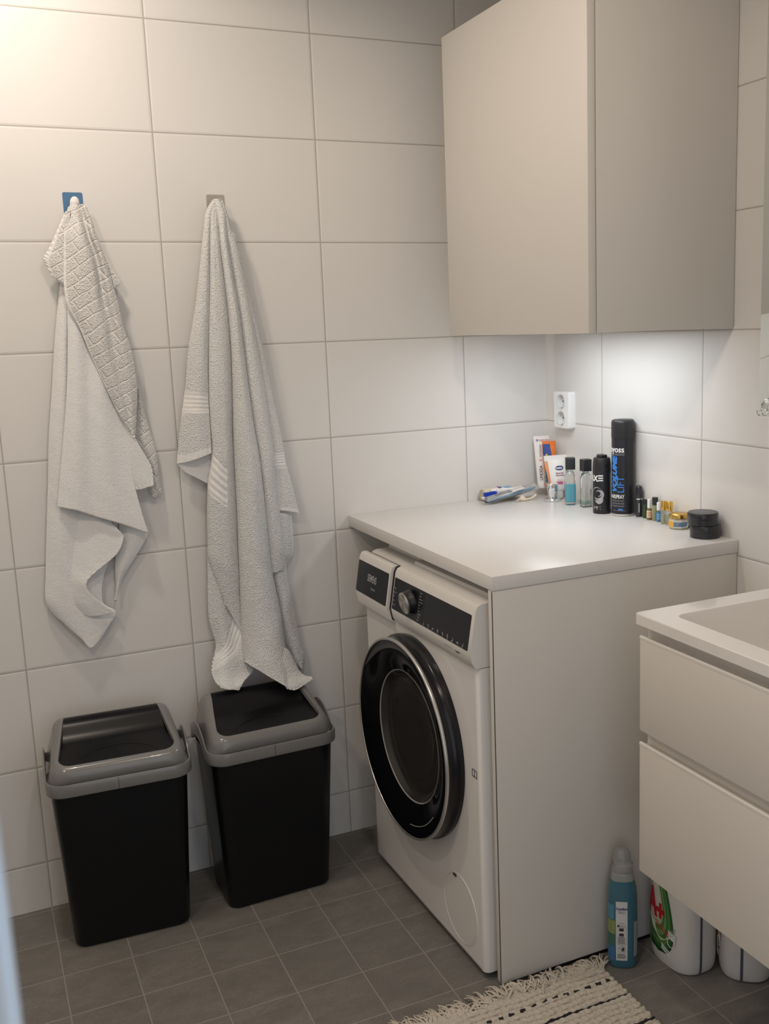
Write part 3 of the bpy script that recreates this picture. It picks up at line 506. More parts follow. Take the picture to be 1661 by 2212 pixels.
def towel(name,label,layers):
    root=thing(name,label,'towel',(layers[0][2][0][0][0]/1000.,-.03,layers[0][2][0][0][1]/1000.))
    o0=root.location.copy()
    for kind,lname,rows,opt in layers:
        nu=5 if len(rows[0])>6 else (7 if len(rows[0])>4 else 10); nv=26 if ('ribsv' in opt or 'crease' in opt) else 8
        fine=[spline(r_,nu) for r_ in rows]
        M=len(fine[0]); cols=[spline([fine[i][j] for i in range(len(fine))],nv) for j in range(M)]
        Nv=len(cols[0])
        g=G(); vs=[]; uvs=[]; mi=[]
        # arc-length style cloth coordinates
        wid=[sum(math.dist(cols[j][i],cols[j+1][i]) for j in range(M-1)) for i in range(Nv)]
        mw=max(wid)/1000
        acc=0
        for i in range(Nv):
            if i: acc+=math.dist(cols[M//2][i],cols[M//2][i-1])/1000
            v=i/(Nv-1)
            for j in range(M):
                x,z,d=cols[j][i]; u=j/(M-1); d0=d
                if 'ribsv' in opt:
                    a,b,n=opt['ribsv']; vt=v+opt.get('tilt',0)*(u-.5)
                    if a<=vt<=b and u<=opt.get('ribu',1): d-=1.4+1.4*math.cos(2*PI*n*(vt-a)/(b-a))
                if 'crease' in opt:
                    h=opt['hemu']; e=(u-h[0])/(h[1]-h[0])
                    if 0<=e<=1: d+=1.4*math.sin(v*opt['crease']*2*PI*.5)*(1-e if h[0]==0 else e)
                for key,w in (('hemv',v),('hemu',u)):
                    if key in opt and opt[key][0]<=w<=opt[key][1] and 'crease' not in opt:
                        d+=.9*math.sin((acc if key=='hemu' else u*mw)*2*PI/.011)
                d+=.35*math.sin(x*.11+z*.05+2*math.sin(z*.03))
                vs.append((x/1000-o0.x,-d/1000-o0.y,z/1000-o0.z)); uvs.append((x/1000,z/1000))
        fs=[];ms=[]
        for i in range(Nv-1):
            for j in range(M-1):
                fs.append((i*M+j,i*M+j+1,(i+1)*M+j+1,(i+1)*M+j))
                v=(i+.5)/(Nv-1);u=(j+.5)/(M-1); h=0
                if 'hemv' in opt and opt['hemv'][0]<=v<=opt['hemv'][1]: h=1
                if 'hemu' in opt and opt['hemu'][0]<=u<=opt['hemu'][1]: h=1
                if 'ribsv' in opt and opt['ribsv'][0]<=v+opt.get('tilt',0)*(u-.5)<=opt['ribsv'][1] and u<=opt.get('ribu',1): h=1
                ms.append(h)
        g.v=vs; g.f=fs; g.m=ms; g.uv=uvs
        o=g.build({'back':'back_layer','main':'front_layer'}.get(lname,'fold'),[tm[kind],tm['hem']],root,smooth=180)
        so=o.modifiers.new('thickness','SOLIDIFY'); so.thickness=.0035; so.offset=-1
        sb=o.modifiers.new('soft','SUBSURF'); sb.levels=1; sb.render_levels=1
    return root
ta=towel('bath_towel','white towel with a brick-patterned terry flap hanging from the blue hook',T1)
tb=towel('bath_towel','long white loop-pile terry towel hanging from the grey hook onto the bin',T2)
# hanging loop of the first towel, over its hook
ox,oz=-1.272,1.728
hp=spline([(-1.2745,-.020,1.700,.0085),(-1.2740,-.026,1.712,.0105),(-1.2732,-.029,1.723,.0108),(-1.2722,-.028,1.732,.0095),(-1.2716,-.026,1.7375,.0062),(-1.2714,-.025,1.7395,.0012)],4)
G().tube([(p[0]-ta.location.x,p[1]-ta.location.y,p[2]-ta.location.z) for p in hp],[p[3] for p in hp],14).build('hanging_loop',tm['hem'],ta)

# ------------------------------------------------------------------ adhesive hooks
def hook(label,x,z,m,mh):
    t=thing('adhesive_hook',label,'hook',(x,0,z))
    P=rrect(.0445,.048,.004,5)
    G().loft([[(p[0],0,p[1]) for p in P],[(p[0],-.0012,p[1]) for p in P]]).build('plate',m,t)
    pts=spline([(0,-.001,-.002),(0,-.010,-.004),(0,-.022,-.006),(0,-.027,-.002),(0,-.026,.006)],5)
    G().tube(pts,.0035,8).build('prong',mh,t)
    return t
hook('square stick-on wall hook with blue film, carrying the patterned towel',-1.2730,1.729,mat('blue_film',(.085,.185,.33),.25,metal=.2),mat('white_prong',(.78,.75,.70),.4))
hook('square stick-on wall hook in plain grey, carrying the long terry towel',-.9390,1.731,mat('beige_metal',(.42,.385,.34),.38,metal=.25),steel)

# ------------------------------------------------------------------ wall socket
ws=thing('wall_socket','white twin wall socket on the right-hand tiles above the worktop','socket',(0,-.1135,1.1735))
P0=rrect(.082,.104,.007,5); P1=rrect(.078,.100,.006,5)
def yz(P,x): return [(x,p[0],p[1]) for p in P]
sy_=mat('socket_white',(.86,.86,.86),.25)
fr=G(); fr.loft([yz(P0,0),yz(P0,-.017),yz(rrect(.080,.102,.007,5),-.0205),yz(rrect(.074,.096,.006,5),-.0215)],True,False)
for s_ in (1,-1):
    def box_pt(a):
        c,q=math.cos(a),math.sin(a); k=min(.037/max(1e-6,abs(c)),.024/max(1e-6,abs(q))); return (-.0215,c*k,s_*.024+q*k)
    AN=sorted(set([2*PI*k/48 for k in range(48)]+[math.atan2(.024*b_,.037*a_)%(2*PI) for a_ in (1,-1) for b_ in (1,-1)]))
    fr.loft([[box_pt(a) for a in AN],[(-.0215,.0216*math.cos(a),s_*.0235+.0216*math.sin(a)) for a in AN]],False,False)
fr=fr.build('frame',sy_,ws)
for s_ in (1,-1):
    Tq=Matrix.Translation((-.0215,0,s_*.0235))@Matrix.Rotation(R(-90),4,'Y')
    ins=G().lathe([(.0215,-.001),(.0215,.0008),(.0200,.0010),(.0192,-.004),(.0185,-.0135),(0,-.0138)],36,T=Tq,cap=False).build('socket_well',mat('socket_well_white',(.74,.74,.74),.35),ws)
    for q in (-.0095,.0095): G().lathe([(.0026,-.0136),(.0026,-.0132),(0,-.0131)],12,T=Tq@Matrix.Translation((0,q,0))).build('pin_hole',dark_gap,ins)
    for q in (1,-1): G().box(-.0030,.0030,q*.0160,q*.0190,-.0135,-.0015,T=Tq@Matrix.Rotation(R(90),4,'Z')).build('earth_clip',steel,ins)

# ------------------------------------------------------------------ mirror cabinet + clear hook
mc=thing('mirror_cabinet','mirror-fronted wall cabinet at the right-hand edge above the washbasin','mirror cabinet',(0,-1.40,1.22))
G().box(-.124,-.001,-.385,.385,0,.86,bev=.001).build('carcass',mat('grey_edge',(.40,.40,.38),.4),mc)
G().box(-.130,-.1245,-.387,.387,0,.86,bev=.0012).build('mirror_door',mat('mirror',(.80,.83,.80),.015,metal=1),mc)
hk=thing('clear_hook','small clear plastic hook stuck to the bottom corner of the mirror','hook',(-.1305,-1.039,1.228))
Tm=Matrix.Rotation(R(-90),4,'Y')
G().lathe([(.0135,0),(.0130,.002),(.009,.005),(.006,.008),(.006,.012)],24,T=Matrix.Translation((0,0,.016))@Tm).build('suction_cup',clear_pl,hk)
G().tube(spline([(-.010,0,.018),(-.014,0,.012),(-.015,.001,.002),(-.020,.001,-.001),(-.026,.001,.006)],5),.0028,8).build('prong',clear_pl,hk)
G().tube(spline([(-.010,-.012,.016),(-.014,-.014,.004),(-.022,-.014,.000),(-.028,-.014,.008)],5),.0028,8).build('prong',clear_pl,hk)

# ------------------------------------------------------------------ vanity + washbasin
va=thing('vanity_cabinet','white wall-hung vanity unit with two grooved drawers at the right','cabinet',(0,0,.335))
YL,YR=-1.0345,-1.88
g=G().box(-.412,-.002,YL-.0005,YL-.018,0,.513).box(-.412,-.002,YR+.018,YR,0,.513).box(-.412,-.002,YL-.018,YR+.018,0,.016).box(-.395,-.002,YL-.018,YR+.018,.270,.290).box(-.412,-.385,YL-.0175,YR+.018,.245,.313).box(-.412,-.385,YL-.0175,YR+.018,.480,.513).box(-.012,-.002,YL-.018,YR+.018,.016,.513)
g.build('carcass',lacquer,va)
for nm,z0,z1 in (('drawer',0,.2725),('drawer',.2965,.4880)):
    d_=G().box(-.431,-.413,YL+.0005,YR,z0,z1-.006,bev=.0012).build(nm,lacquer,va)
    P=[(-.4315,z1-.006),(-.4315,z1-.0015),(-.430,z1),(-.4265,z1),(-.4245,z1-.004),(-.413,z1-.020),(-.413,z1-.026),(-.425,z1-.010)]
    G().prism(P,lambda u,v,d:(u,d,v),YL+.0008,YR).build('grip_edge',mat('lacquer_edge_highlight',(.74,.71,.66),.25),d_)  # paler than the drawer lacquer: rim highlight put into the colour
wb=thing('washbasin','white slab washbasin with a rectangular bowl on top of the vanity unit','washbasin',(0,0,.8485))
def bas(x0,x1,y0,y1,r,z): return rrect(x1-x0,abs(y1-y0),r,8,z,(x0+x1)/2,(y0+y1)/2)
OX=(-.441,-.001); OY=(-1.0315,-1.90)
g=G()
inn=[bas(-.392,-.130,-1.087,-1.84,.020,.0215),bas(-.390,-.132,-1.089,-1.838,.020,.019),bas(-.382,-.138,-1.097,-1.83,.025,-.040),bas(-.365,-.150,-1.125,-1.80,.04,-.075),bas(-.33,-.18,-1.20,-1.70,.05,-.082)]
out=[bas(*OX,*OY,.006,0),bas(*OX,*OY,.006,.0195),bas(OX[0]+.0015,OX[1]-.0005,OY[0]-.0015,OY[1]+.0015,.006,.0215)]
g.loft(out+inn,False,True)
g.loft([bas(*OX,*OY,.006,0),bas(-.39,-.13,-1.09,-1.84,.02,-.0005)],False,False)
g.loft([bas(-.394,-.128,-1.085,-1.842,.02,0),bas(-.39,-.13,-1.09,-1.835,.025,-.043),bas(-.37,-.145,-1.12,-1.805,.04,-.082),bas(-.33,-.18,-1.20,-1.70,.05,-.090)],False,True)
g.build('basin_slab',ceramic,wb,smooth=35)
G().lathe([(.022,.0),(.022,.004),(.019,.0055),(0,.0055)],24,(-.25,-1.45,-.0815)).build('drain',chrome,wb)

# ------------------------------------------------------------------ things on the worktop
ZC=.9207
CAMX,CAMY=([-1.56435, -2.55885, 1.41705], [[0.905268, 0.106555, -0.411262], [-0.423447, 0.147936, -0.89376], [-0.034394, 0.98324, 0.179042]], 47.351, -0.05967, -0.00092)[0][0],([-1.56435, -2.55885, 1.41705], [[0.905268, 0.106555, -0.411262], [-0.423447, 0.147936, -0.89376], [-0.034394, 0.98324, 0.179042]], 47.351, -0.05967, -0.00092)[0][1]
def face(x,y): return math.atan2(CAMY-y,CAMX-x)   # heading from a thing towards the doorway
def cyl_map(r,a0,z0=0,off=.0003):
    """wrap u around a cylinder, centred on heading a0"""
    return lambda u,v:((r+off)*math.cos(a0+u/r),(r+off)*math.sin(a0+u/r),z0+v)
def vert(f): return lambda u,v:f(-v,u)           # lettering that reads upwards
blue_l=mat('blue_lettering',(.045,.24,.72),.4); white_l=mat('white_print',(.82,.82,.82),.45); grey_l=mat('grey_print',(.38,.38,.40),.5)
can_black=mat('black_can',(.020,.021,.026),.32,spec=.4); cap_black=mat('black_cap',(.022,.022,.025),.4)

# hairspray can
x,y=-.0298,-.4205; a=face(x,y)
t=thing('hairspray_can','tall black hairspray can with blue upright lettering, tallest on the worktop','can',(x,y,ZC))
rc=.0288
G().lathe([(.026,0),(.0285,.001),(.0292,.0035),(.0285,.0055)],48).build('base_rim',mat('can_steel',(.72,.70,.64),.3,metal=.7),t)
G().lathe([(.0270,.0050),(rc,.0070),(rc,.199),(rc-.0006,.201)],48).build('can_body',can_black,t)
G().lathe([(rc+.0003,.2005),(rc+.0008,.203),(rc+.0008,.240),(rc-.0010,.2455),(rc-.004,.2475),(0,.2480)],48).build('cap',cap_black,t)
b=-.40; f0=lambda z:cyl_map(rc,a+b,z)
fr0=lambda z:cyl_map(rc,a+.12,z)
G().text('syoss',.0215,fr0(.166),sx=.92,align='RIGHT',bold=.0005).text('HAIRSPRAY',.0140,fr0(.0465),sx=.62,align='RIGHT',bold=.0003).build('lettering',white_l,t,smooth=0)
g=G()
G().text('VOLUME',.0215,vert(cyl_map(rc,a-.58,.061)),sx=1.10,bold=.0012,shear=.25).text('LIFT',.0260,vert(cyl_map(rc,a+.10,.061)),sx=.92).build('lettering',blue_l,t,smooth=0)
for k,w in enumerate(('PROFESSIONAL PERFORMANCE',)): g.text(w,.0042,fr0(.1580),sx=.8,align='RIGHT')
for k,w in enumerate(('FOR FINE HAIR THAT','NEEDS VOLUME AND','LONG LASTING HOLD')): g.text(w,.0052,fr0(.0385-.0068*k),sx=.8,align='RIGHT')
for u in range(-4,4):
    f=f0(.0145); g.add([f(u*.005,0),f(u*.005+.0042,0),f(u*.005+.0042,.0006),f(u*.005,.0006)],[(0,1,2,3)])
f=f0(.1625); 
for k in range(10): g.add([f(-.018+k*.0036,0),f(-.0144+k*.0036,0),f(-.0144+k*.0036,.0005),f(-.018+k*.0036,.0005)],[(0,1,2,3)])
g.build('small_print',grey_l,t,smooth=0)
g=G(); f=f0(.0158)
for k in range(4): g.add([f(-.001+k*.003,0),f(.002+k*.003,0),f(.002+k*.003,.004),f(-.001+k*.003,.004)],[(0,1,2,3)])
g.build('hold_bar',blue_l,t,smooth=0)
g=G()
for z0,z1 in ((.012,.188),):
    f=cyl_map(rc,a+1.30,0); n=3
    for k in range(n): g.add([f(.0026*k,z0),f(.0026*(k+1),z0),f(.0026*(k+1),z1),f(.0026*k,z1)],[(0,1,2,3)])
g.build('back_print',mat('back_print_grey',(.30,.30,.31),.5),t,smooth=0)

# deodorant can
x,y=-.0575,-.3665; a=face(x,y)
t=thing('deodorant_can','short black deodorant can with white lettering beside the hairspray','can',(x,y,ZC))
ra=.0240
G().lathe([(.021,0),(.0235,.0012),(ra,.004),(ra,.110),(ra-.0003,.1105)],48).build('can_body',can_black,t)
G().lathe([(ra,.1108),(ra+.0003,.113),(ra-.0002,.130),(ra-.0018,.1435),(ra-.0035,.1465),(0,.1475)],48).build('cap',cap_black,t)
q=face(x,y)+.5
G().box(-.013,.013,-.010,.010,.1460,.1545,bev=.003,T=Matrix.Rotation(q,4,'Z')).build('spray_button',cap_black,t)
f=cyl_map(ra,a+.50,.124,.0006); G().add([f(-.0028,0),f(.0028,0),f(.0028,.0065),f(-.0028,.0065)],[(0,1,2,3)]).build('nozzle',mat('nozzle_dark',(.003,.003,.003),.6),t,smooth=0)
b=-.56
g=G().text('AX',.0215,cyl_map(ra,a-.45,.0865),sx=.95,align='RIGHT',bold=.0009)
for k in range(3):
    f=cyl_map(ra,a-.40,.0870+.0062*k); g.add([f(0,0),f(.0065,0),f(.0125,0),f(.0125,.0034),f(.0065,.0034),f(0,.0034)],[(0,1,4,5),(1,2,3,4)])
f=cyl_map(ra,a+b-.45,.0)
for z,w in ((.019,.020),(.0165,.014),(.0125,.021)): g.add([f(0,z),f(w/2,z),f(w,z),f(w,z+.0011),f(w/2,z+.0011),f(0,z+.0011)],[(0,1,4,5),(1,2,3,4)])
g.build('lettering',white_l,t,smooth=0)
# silver swirl graphic
g=G(); f=cyl_map(ra,a+b+.05,.054,.0005)
def cres(r0,r1,off,a0,a1,n=18):
    P=[]; Q=[]
    for k in range(n+1):
        w=math.sin(PI*k/n); an=R(a0+(a1-a0)*k/n)
        P.append(((r0+(r1-r0)*w)*math.cos(an)+off[0],(r0+(r1-r0)*w)*math.sin(an)+off[1])); Q.append((r0*math.cos(an)+off[0],r0*math.sin(an)+off[1]))
    o=len(g.v); g.add([f(*p) for p in P]+[f(*p) for p in Q],[(k,k+1,n+2+k,n+1+k) for k in range(n)])
cres(.0125,.0185,(0,0),-140,60); cres(.0135,.0155,(-.001,.002),40,190); cres(.0065,.0105,(.002,.000),-100,150); cres(.014,.024,(.0,-.004),-120,-20)
g.build('swirl_print',mat('silver_print',(.42,.42,.43),.45),t,smooth=0)
f=cyl_map(ra,a+.98,0,.0004); g=G()
for k in range(3): g.add([f(.0025*k,.012),f(.0025*(k+1),.012),f(.0025*(k+1),.106),f(.0025*k,.106)],[(0,1,2,3)])
g.build('back_print',grey_l,t,smooth=0)

# two square glass travel bottles
def travel_bottle(x,y,label,fill,liq,rz,group=None):
    t=thing('travel_bottle',label,'bottle',(x,y,ZC),rz)
    w=.0285
    def S(s_,z,r=.006): return rrect(s_,s_,r,5,z)
    G().loft([S(w-.006,0),S(w-.001,.0015),S(w,.004),S(w,.076),S(w-.001,.083),S(w-.007,.0905),S(.0165,.094,.0082),S(.0165,.099,.0082)],True,True).build('glass_body',glass,t)
    if fill>0:
        G().loft([S(w-.008,.0075,.004),S(w-.0045,.009,.004),S(w-.0045,fill,.004)]).build('liquid',liq,t)
    G().loft([S(.0255,.0985,.003),S(.0258,.1000,.003),S(.0258,.1290,.003),S(.0245,.1305,.003)]).build('cap',cap_black,t)
    return t
blue_liq=mat('blue_liquid',(.22,.74,.92),.08,spec=.3,trans=.25,ior=1.33)
pale_liq=mat('pale_green_liquid',(.62,.80,.74),.08,spec=.3,trans=.6,ior=1.33)
travel_bottle(-.0575,-.2145,'square glass bottle half full of blue liquid with black cap',.058,blue_liq,face(-.0575,-.2145)+.12)
travel_bottle(-.0430,-.2690,'square glass bottle with a little pale liquid and black cap',.019,pale_liq,face(-.043,-.269)+.45)

# black perfume atomiser
t=thing('perfume_atomiser','slim black perfume atomiser with silver ring right of the hairspray can','bottle',(-.0125,-.4665,ZC))
r_=.0088
G().lathe([(r_-.001,0),(r_,.001),(r_,.0450)],32).build('lower_case',mat('black_metallic',(.02,.021,.025),.18,coat=.5),t)
G().lathe([(r_+.0002,.0450),(r_+.0004,.0455),(r_+.0004,.0475),(r_+.0002,.0480)],32).build('ring',chrome,t)
G().lathe([(r_,.0480),(r_,.0720),(r_*.94,.0755),(r_*.75,.0788),(r_*.45,.0808),(0,.0815)],32).build('cap',MATS['black_metallic'],t)
f=cyl_map(r_,face(-.0125,-.4665),0); G().add([f(-.0014,.012),f(.0014,.012),f(.0014,.036),f(-.0014,.036)],[(0,1,2,3)]).build('level_window',grey_l,t,smooth=0)

# small oil and perfume bottles
def vial(x,y,name,label,rb,hb,rcap,hcap,mb,mc_,lab=None,group='small perfume bottles in a row',square=False,liq=None,neck=True,cat='bottle'):
    t=thing(name,label,cat,(x,y,ZC),face(x,y))
    if square:
        body=[rrect(2*rb,2*rb,rb*.25,4,z) for z in (0.0,)]
        G().loft([rrect(2*rb*.94,2*rb*.94,rb*.25,4,0),rrect(2*rb,2*rb,rb*.25,4,.001),rrect(2*rb,2*rb,rb*.25,4,hb-.004),rrect(2*rb*.6,2*rb*.6,rb*.25,4,hb)]).build('glass_body',mb,t)
    else:
        G().lathe([(rb*.92,0),(rb,.001),(rb,hb-.006),(rb*.9,hb-.003),(rcap*.8,hb)],24).build('glass_body',mb,t)
    if liq: G().lathe([(rb*.72,.003),(rb*.75,.0035),(rb*.75,liq[1])],20).build('liquid',liq[0],t)
    G().lathe([(rcap,hb),(rcap,hb+hcap-.0008),(rcap*.94,hb+hcap),(0,hb+hcap+.0002)],24).build('cap',mc_,t)
    if lab:
        g=G(); z0,z1=lab[1],lab[2]
        if square:
            g.box(rb,rb+.0003,-rb*.8,rb*.8,z0,z1)
        else:
            n=12; f=cyl_map(rb,0,0,.0003)
            for k in range(n):
                u0=-rb*1.25+2.5*rb*k/n; u1=u0+2.5*rb/n; g.add([f(u0,z0),f(u1,z0),f(u1,z1),f(u0,z1)],[(0,1,2,3)])
        lo=g.build('label',lab[0],t,smooth=0)
        if len(lab)>3:
            g=G(); f=cyl_map(rb,0,0,.0006) if not square else (lambda u,v:(rb+.0006,u,v))
            for k in range(3):
                zc=z0+(z1-z0)*(.25+.25*k); pts=[f(rb*(-.7+1.4*i/5),zc+.0016*math.sin(i*2.1+k)) for i in range(6)]
                g.tube(pts,.0005,5)
            g.build('print',lab[3],lo)
    return t
green_glass=mat('dark_green_glass',(.07,.13,.065),.06,trans=.55); amber_glass=mat('amber_glass',(.30,.22,.07),.06,trans=.4); olive_glass=mat('olive_glass',(.48,.50,.30),.06,trans=.5)
cream_lab=mat('cream_label',(.80,.68,.46),.5); red_print=mat('red_print',(.48,.07,.06),.5); blue_lab=mat('blue_label',(.02,.25,.58),.4)
vial(-.0110,-.4910,'oil_bottle','tiny dark green bottle with black cap beside the black atomiser',.0072,.036,.0062,.0115,green_glass,cap_black)
vial(-.0180,-.5160,'oil_bottle','tiny bottle with a cream label, red print and white cap',.0066,.030,.0050,.0225,amber_glass,mat('white_cap',(.80,.80,.79),.35),(cream_lab,.006,.024,red_print))
vial(-.0130,-.5325,'oil_bottle','small olive-tinted bottle with a tall stepped black cap',.0076,.040,.0074,.0190,olive_glass,cap_black,liq=(mat('olive_oil',(.55,.52,.28),.2),.034))
vial(-.0150,-.5500,'oil_bottle','tiny bottle with a bright blue label and white cap',.0056,.029,.0049,.0200,glass,MATS['white_cap'],(blue_lab,.003,.024,white_l))
gold=mat('gold_cap',(.80,.52,.12),.18,metal=1)
vial(-.0228,-.5790,'perfume_miniature','clear square miniature perfume bottle with a narrow gold cap',.0065,.036,.0058,.0220,glass,gold,square=True,liq=(mat('pale_perfume',(.80,.78,.55),.1,trans=.5),.025))
vial(-.0205,-.5985,'perfume_miniature','clear square miniature perfume bottle with the wider gold cap, by the balm jar',.0082,.036,.0086,.0225,glass,gold,square=True,liq=(MATS['pale_perfume'],.026))

# octagonal balm jar
x,y=-.0250,-.6405
t=thing('balm_jar','small eight-sided glass balm jar with gold lid and blue-orange label','jar',(x,y,ZC),face(x,y)+R(22.5)-.12)
def octo(r,z): return [(r*math.cos(R(45*k)),r*math.sin(R(45*k)),z) for k in range(8)]
G().loft([octo(.0215,0),octo(.0238,.0025),octo(.0240,.004),octo(.0240,.0210),octo(.0228,.0240),octo(.019,.0260)]).build('glass_body',mat('balm_glass',(.66,.64,.50),.1,trans=.3),t,smooth=20)
G().lathe([(.0195,.0255),(.0218,.0262),(.0218,.0330),(.0205,.0360),(.0185,.0372),(0,.0375)],40).build('lid',mat('gold_lid',(.66,.43,.13),.28,metal=1),t)
def oface(k,off,za,zb,t0=0.0,t1=1.0):
    a0=Vector(((.0240+off)*math.cos(R(45*k)),(.0240+off)*math.sin(R(45*k)),0)); a1=Vector(((.0240+off)*math.cos(R(45*k+45)),(.0240+off)*math.sin(R(45*k+45)),0))
    p=a0.lerp(a1,t0); q=a0.lerp(a1,t1)
    return [(p.x,p.y,za),(q.x,q.y,za),(q.x,q.y,zb),(p.x,p.y,zb)]
g=G()
for k in (-3,-2,-1,0,1): g.add(oface(k,.0003,.0045,.0205),[(0,1,2,3)])
lb=g.build('label',mat('label_white',(.78,.77,.70),.5),t,smooth=0)
G().add(oface(-2,.0006,.0055,.0195),[(0,1,2,3)]).build('orange_panel',mat('orange_label',(.78,.42,.06),.5),lb,smooth=0)
g=G().add(oface(-1,.0006,.0070,.0180),[(0,1,2,3)]).add(oface(0,.0006,.0070,.0180,0,.85),[(0,1,2,3)])
g.build('blue_panel',mat('slate_blue_label',(.10,.19,.31),.5),lb,smooth=0)
def of_map(k,off,z0):
    P=oface(k,off,0,0); p=Vector(P[0]);d=(Vector(P[1])-p).normalized(); return lambda u,v:tuple(p+d*(u+.001)+Vector((0,0,z0+v)))
G().text('TIGER',.0064,of_map(-1,.0009,.0125),sx=.75).text('BALM',.0064,of_map(0,.0009,.0125),sx=.75).text('WHITE',.0046,of_map(-1,.0009,.0082),sx=.75).text('OINTMENT',.0042,of_map(0,.0009,.0082),sx=.7).build('lettering',mat('pale_blue_print',(.45,.55,.66),.5),lb,smooth=0)

# two stacked round black tubs
tub_b=mat('tub_black',(.020,.022,.027),.25,coat=.2)
def tub(x,y,z,label):
    t=thing('styling_wax_tub',label,'tub',(x,y,z),0,'two black round tubs stacked one on the other')
    del t['group']
    G().lathe([(.0325,0),(.0342,.0010),(.0342,.0140)],48).build('pot',tub_b,t)
    lid=G().lathe([(.0345,.0143),(.0347,.0149),(.0347,.0273),(.0335,.0289),(.0318,.0291),(.0312,.0287),(0,.0287)],48).build('lid',tub_b,t)
    return t,lid
x,y=-.0385,-.7515
tub(x,y,ZC,'lower of the two round black tubs stacked at the worktop edge')
t,lid=tub(x-.0045,y+.0030,ZC+.0292,'upper of the two round black tubs, with a grey printed lid')
ls=G().lathe([(.0302,.0288),(.0302,.0290),(0,.0291)],48).build('lid_sticker',mat('dark_grey_sticker',(.085,.085,.088),.45),lid)
aa=face(x,y)
Tz=Matrix.Rotation(aa+PI/2,4,'Z')
def top(u,v): return tuple(Tz@Vector((u,v,.0293)))
G().text('STYLING WAX',.0075,lambda u,v:top(u,v+.004),sx=.8,align='CENTER').text('extreme look',.0055,lambda u,v:top(u,v-.006),sx=.9,align='CENTER').build('lettering',grey_l,ls,smooth=0)

# chrome cap with a wide foot
t=thing('chrome_cap','chrome bottle cap with a wide round foot in front of the white tube','cap',(-.0645,-.1330,ZC),face(-.059,-.125)+.2)
G().lathe([(.0235,0),(.0248,.0008),(.0248,.0030),(.0220,.0050),(.0190,.0058),(0,.0058)],48).build('foot',chrome,t)
def cs(s_,z): return rrect(s_,s_,.007,6,z)
G().loft([cs(.0285,.0055),cs(.0270,.008),cs(.0266,.020),cs(.0290,.027),cs(.0300,.030),cs(.0300,.0480),cs(.0286,.0495)]).build('column',chrome,t,smooth=50)

# standing tubes in the corner
def squeeze_tube(name,label,base,topc,wt_,wb_,db,m,mc_=None,hc=0,crimp=.010,face_dir=None):
    """loft from a round shoulder at the base to a flat crimp at the top"""
    base=Vector(base); topc=Vector(topc); ax=(topc-base); Lh=ax.length; z=ax.normalized()
    n=Vector((face_dir[0],face_dir[1],0)); n=(n-z*n.dot(z)).normalized(); xx=n.cross(z)
    Mx=Matrix((xx,n,z)).transposed().to_4x4(); Mx.translation=base
    t=thing(name,label,'tube'); t.matrix_world=Mx
    loops=[]; e=2.0
    if hc:
        G().lathe([(db*.48,0),(db*.5,.001),(db*.5,hc)],32).build('cap',mc_,t)
    for k in range(17):
        q=k/16; zz=hc+(Lh-hc-crimp)*q; w=wb_+(wt_-wb_)*q; d=db*(1-q**1.6)+.0012
        loops.append([(w/2*math.cos(2*PI*j/40),d/2*math.sin(2*PI*j/40),zz) for j in range(40)])
    loops.append([(wt_/2*math.cos(2*PI*j/40),.0006*math.sin(2*PI*j/40),Lh) for j in range(40)])
    g=G(); g.loft([[(x*.9,y*.9,z_-.0015) for x,y,z_ in loops[0]]]+loops)
    bd=g.build('tube_body',m,t,smooth=60)
    def surf(u,zv,off=.0004):     # front surface point
        q=min(1,max(0,(zv-hc)/(Lh-hc-crimp))); w=wb_+(wt_-wb_)*q; d=db*(1-q**1.6)+.0012
        c=max(-1,min(1,u/(w/2))); return (u,d/2*math.sqrt(max(0,1-c*c))+off,zv)
    return t,bd,surf,Lh
def patch(surf,poly_fn,z0,z1,nz=14,nu=6,off=.0004):
    g=G(); loops=[]
    for i in range(nz+1):
        z_=z0+(z1-z0)*i/nz; a_,b_=poly_fn(z_); loops.append([surf(a_+(b_-a_)*j/nu,z_,off) for j in range(nu+1)])
    return g.loft(loops,False,False,closed=False)
tube_white=mat('tube_white',(.80,.785,.76),.28); tube_or=mat('tube_orange',(.80,.20,.035),.3)
nf=Vector((-.42,-.9075)).normalized()
fd=(nf.x,nf.y)
t,bd,sf,Lh=squeeze_tube('cream_tube','slim white hand cream tube with upright red and black lettering in the corner',(-.0415,-.0420,ZC+.0235),(-.0370,-.0300,1.0945),.046,.030,.026,tube_white,face_dir=fd)
rd=lambda u0,z0,sg=1:(lambda u,v:sf(-(u0-v),z0+u,.0006))
G().text('LINDESA',.0125,lambda u,v:sf(.0005+v,.022+u,.0006),sx=.88,bold=.0002).text('PROFESSIONAL',.0075,lambda u,v:sf(.0020+v,.090+u,.0006),sx=.72).build('lettering',txt_d,bd,smooth=0)
G().text('K',.0125,lambda u,v:sf(.0005+v,.078+u,.0006),sx=.9).text('GREVEN',.0085,lambda u,v:sf(.0085-u,.135+v,.0008),sx=1.0).build('lettering',red_print,bd,smooth=0)
G().prism([( .0128+.0032*math.cos(2*PI*k/14),.1385+.0032*math.sin(2*PI*k/14)) for k in range(14)],lambda u,v,d:sf(u,v,d),.0004,.0008).build('emblem',mat('emblem_violet',(.20,.17,.30),.5),bd)
t,bd,sf,Lh=squeeze_tube('gel_tube','orange, blue and grey gel tube standing between the two white tubes',(-.0335,-.0715,ZC+.033),(-.0305,-.0605,1.0815),.040,.030,.024,tube_or,face_dir=fd)
o1=patch(sf,lambda z_:(-.004-.0085*0+max(-.012,-.008-(z_-.06)*.0)-.0,.019) if False else (-.002,.0175),.005,.118).build('silver_panel',mat('silver_foil',(.36,.355,.34),.3,metal=.35),bd,smooth=60)
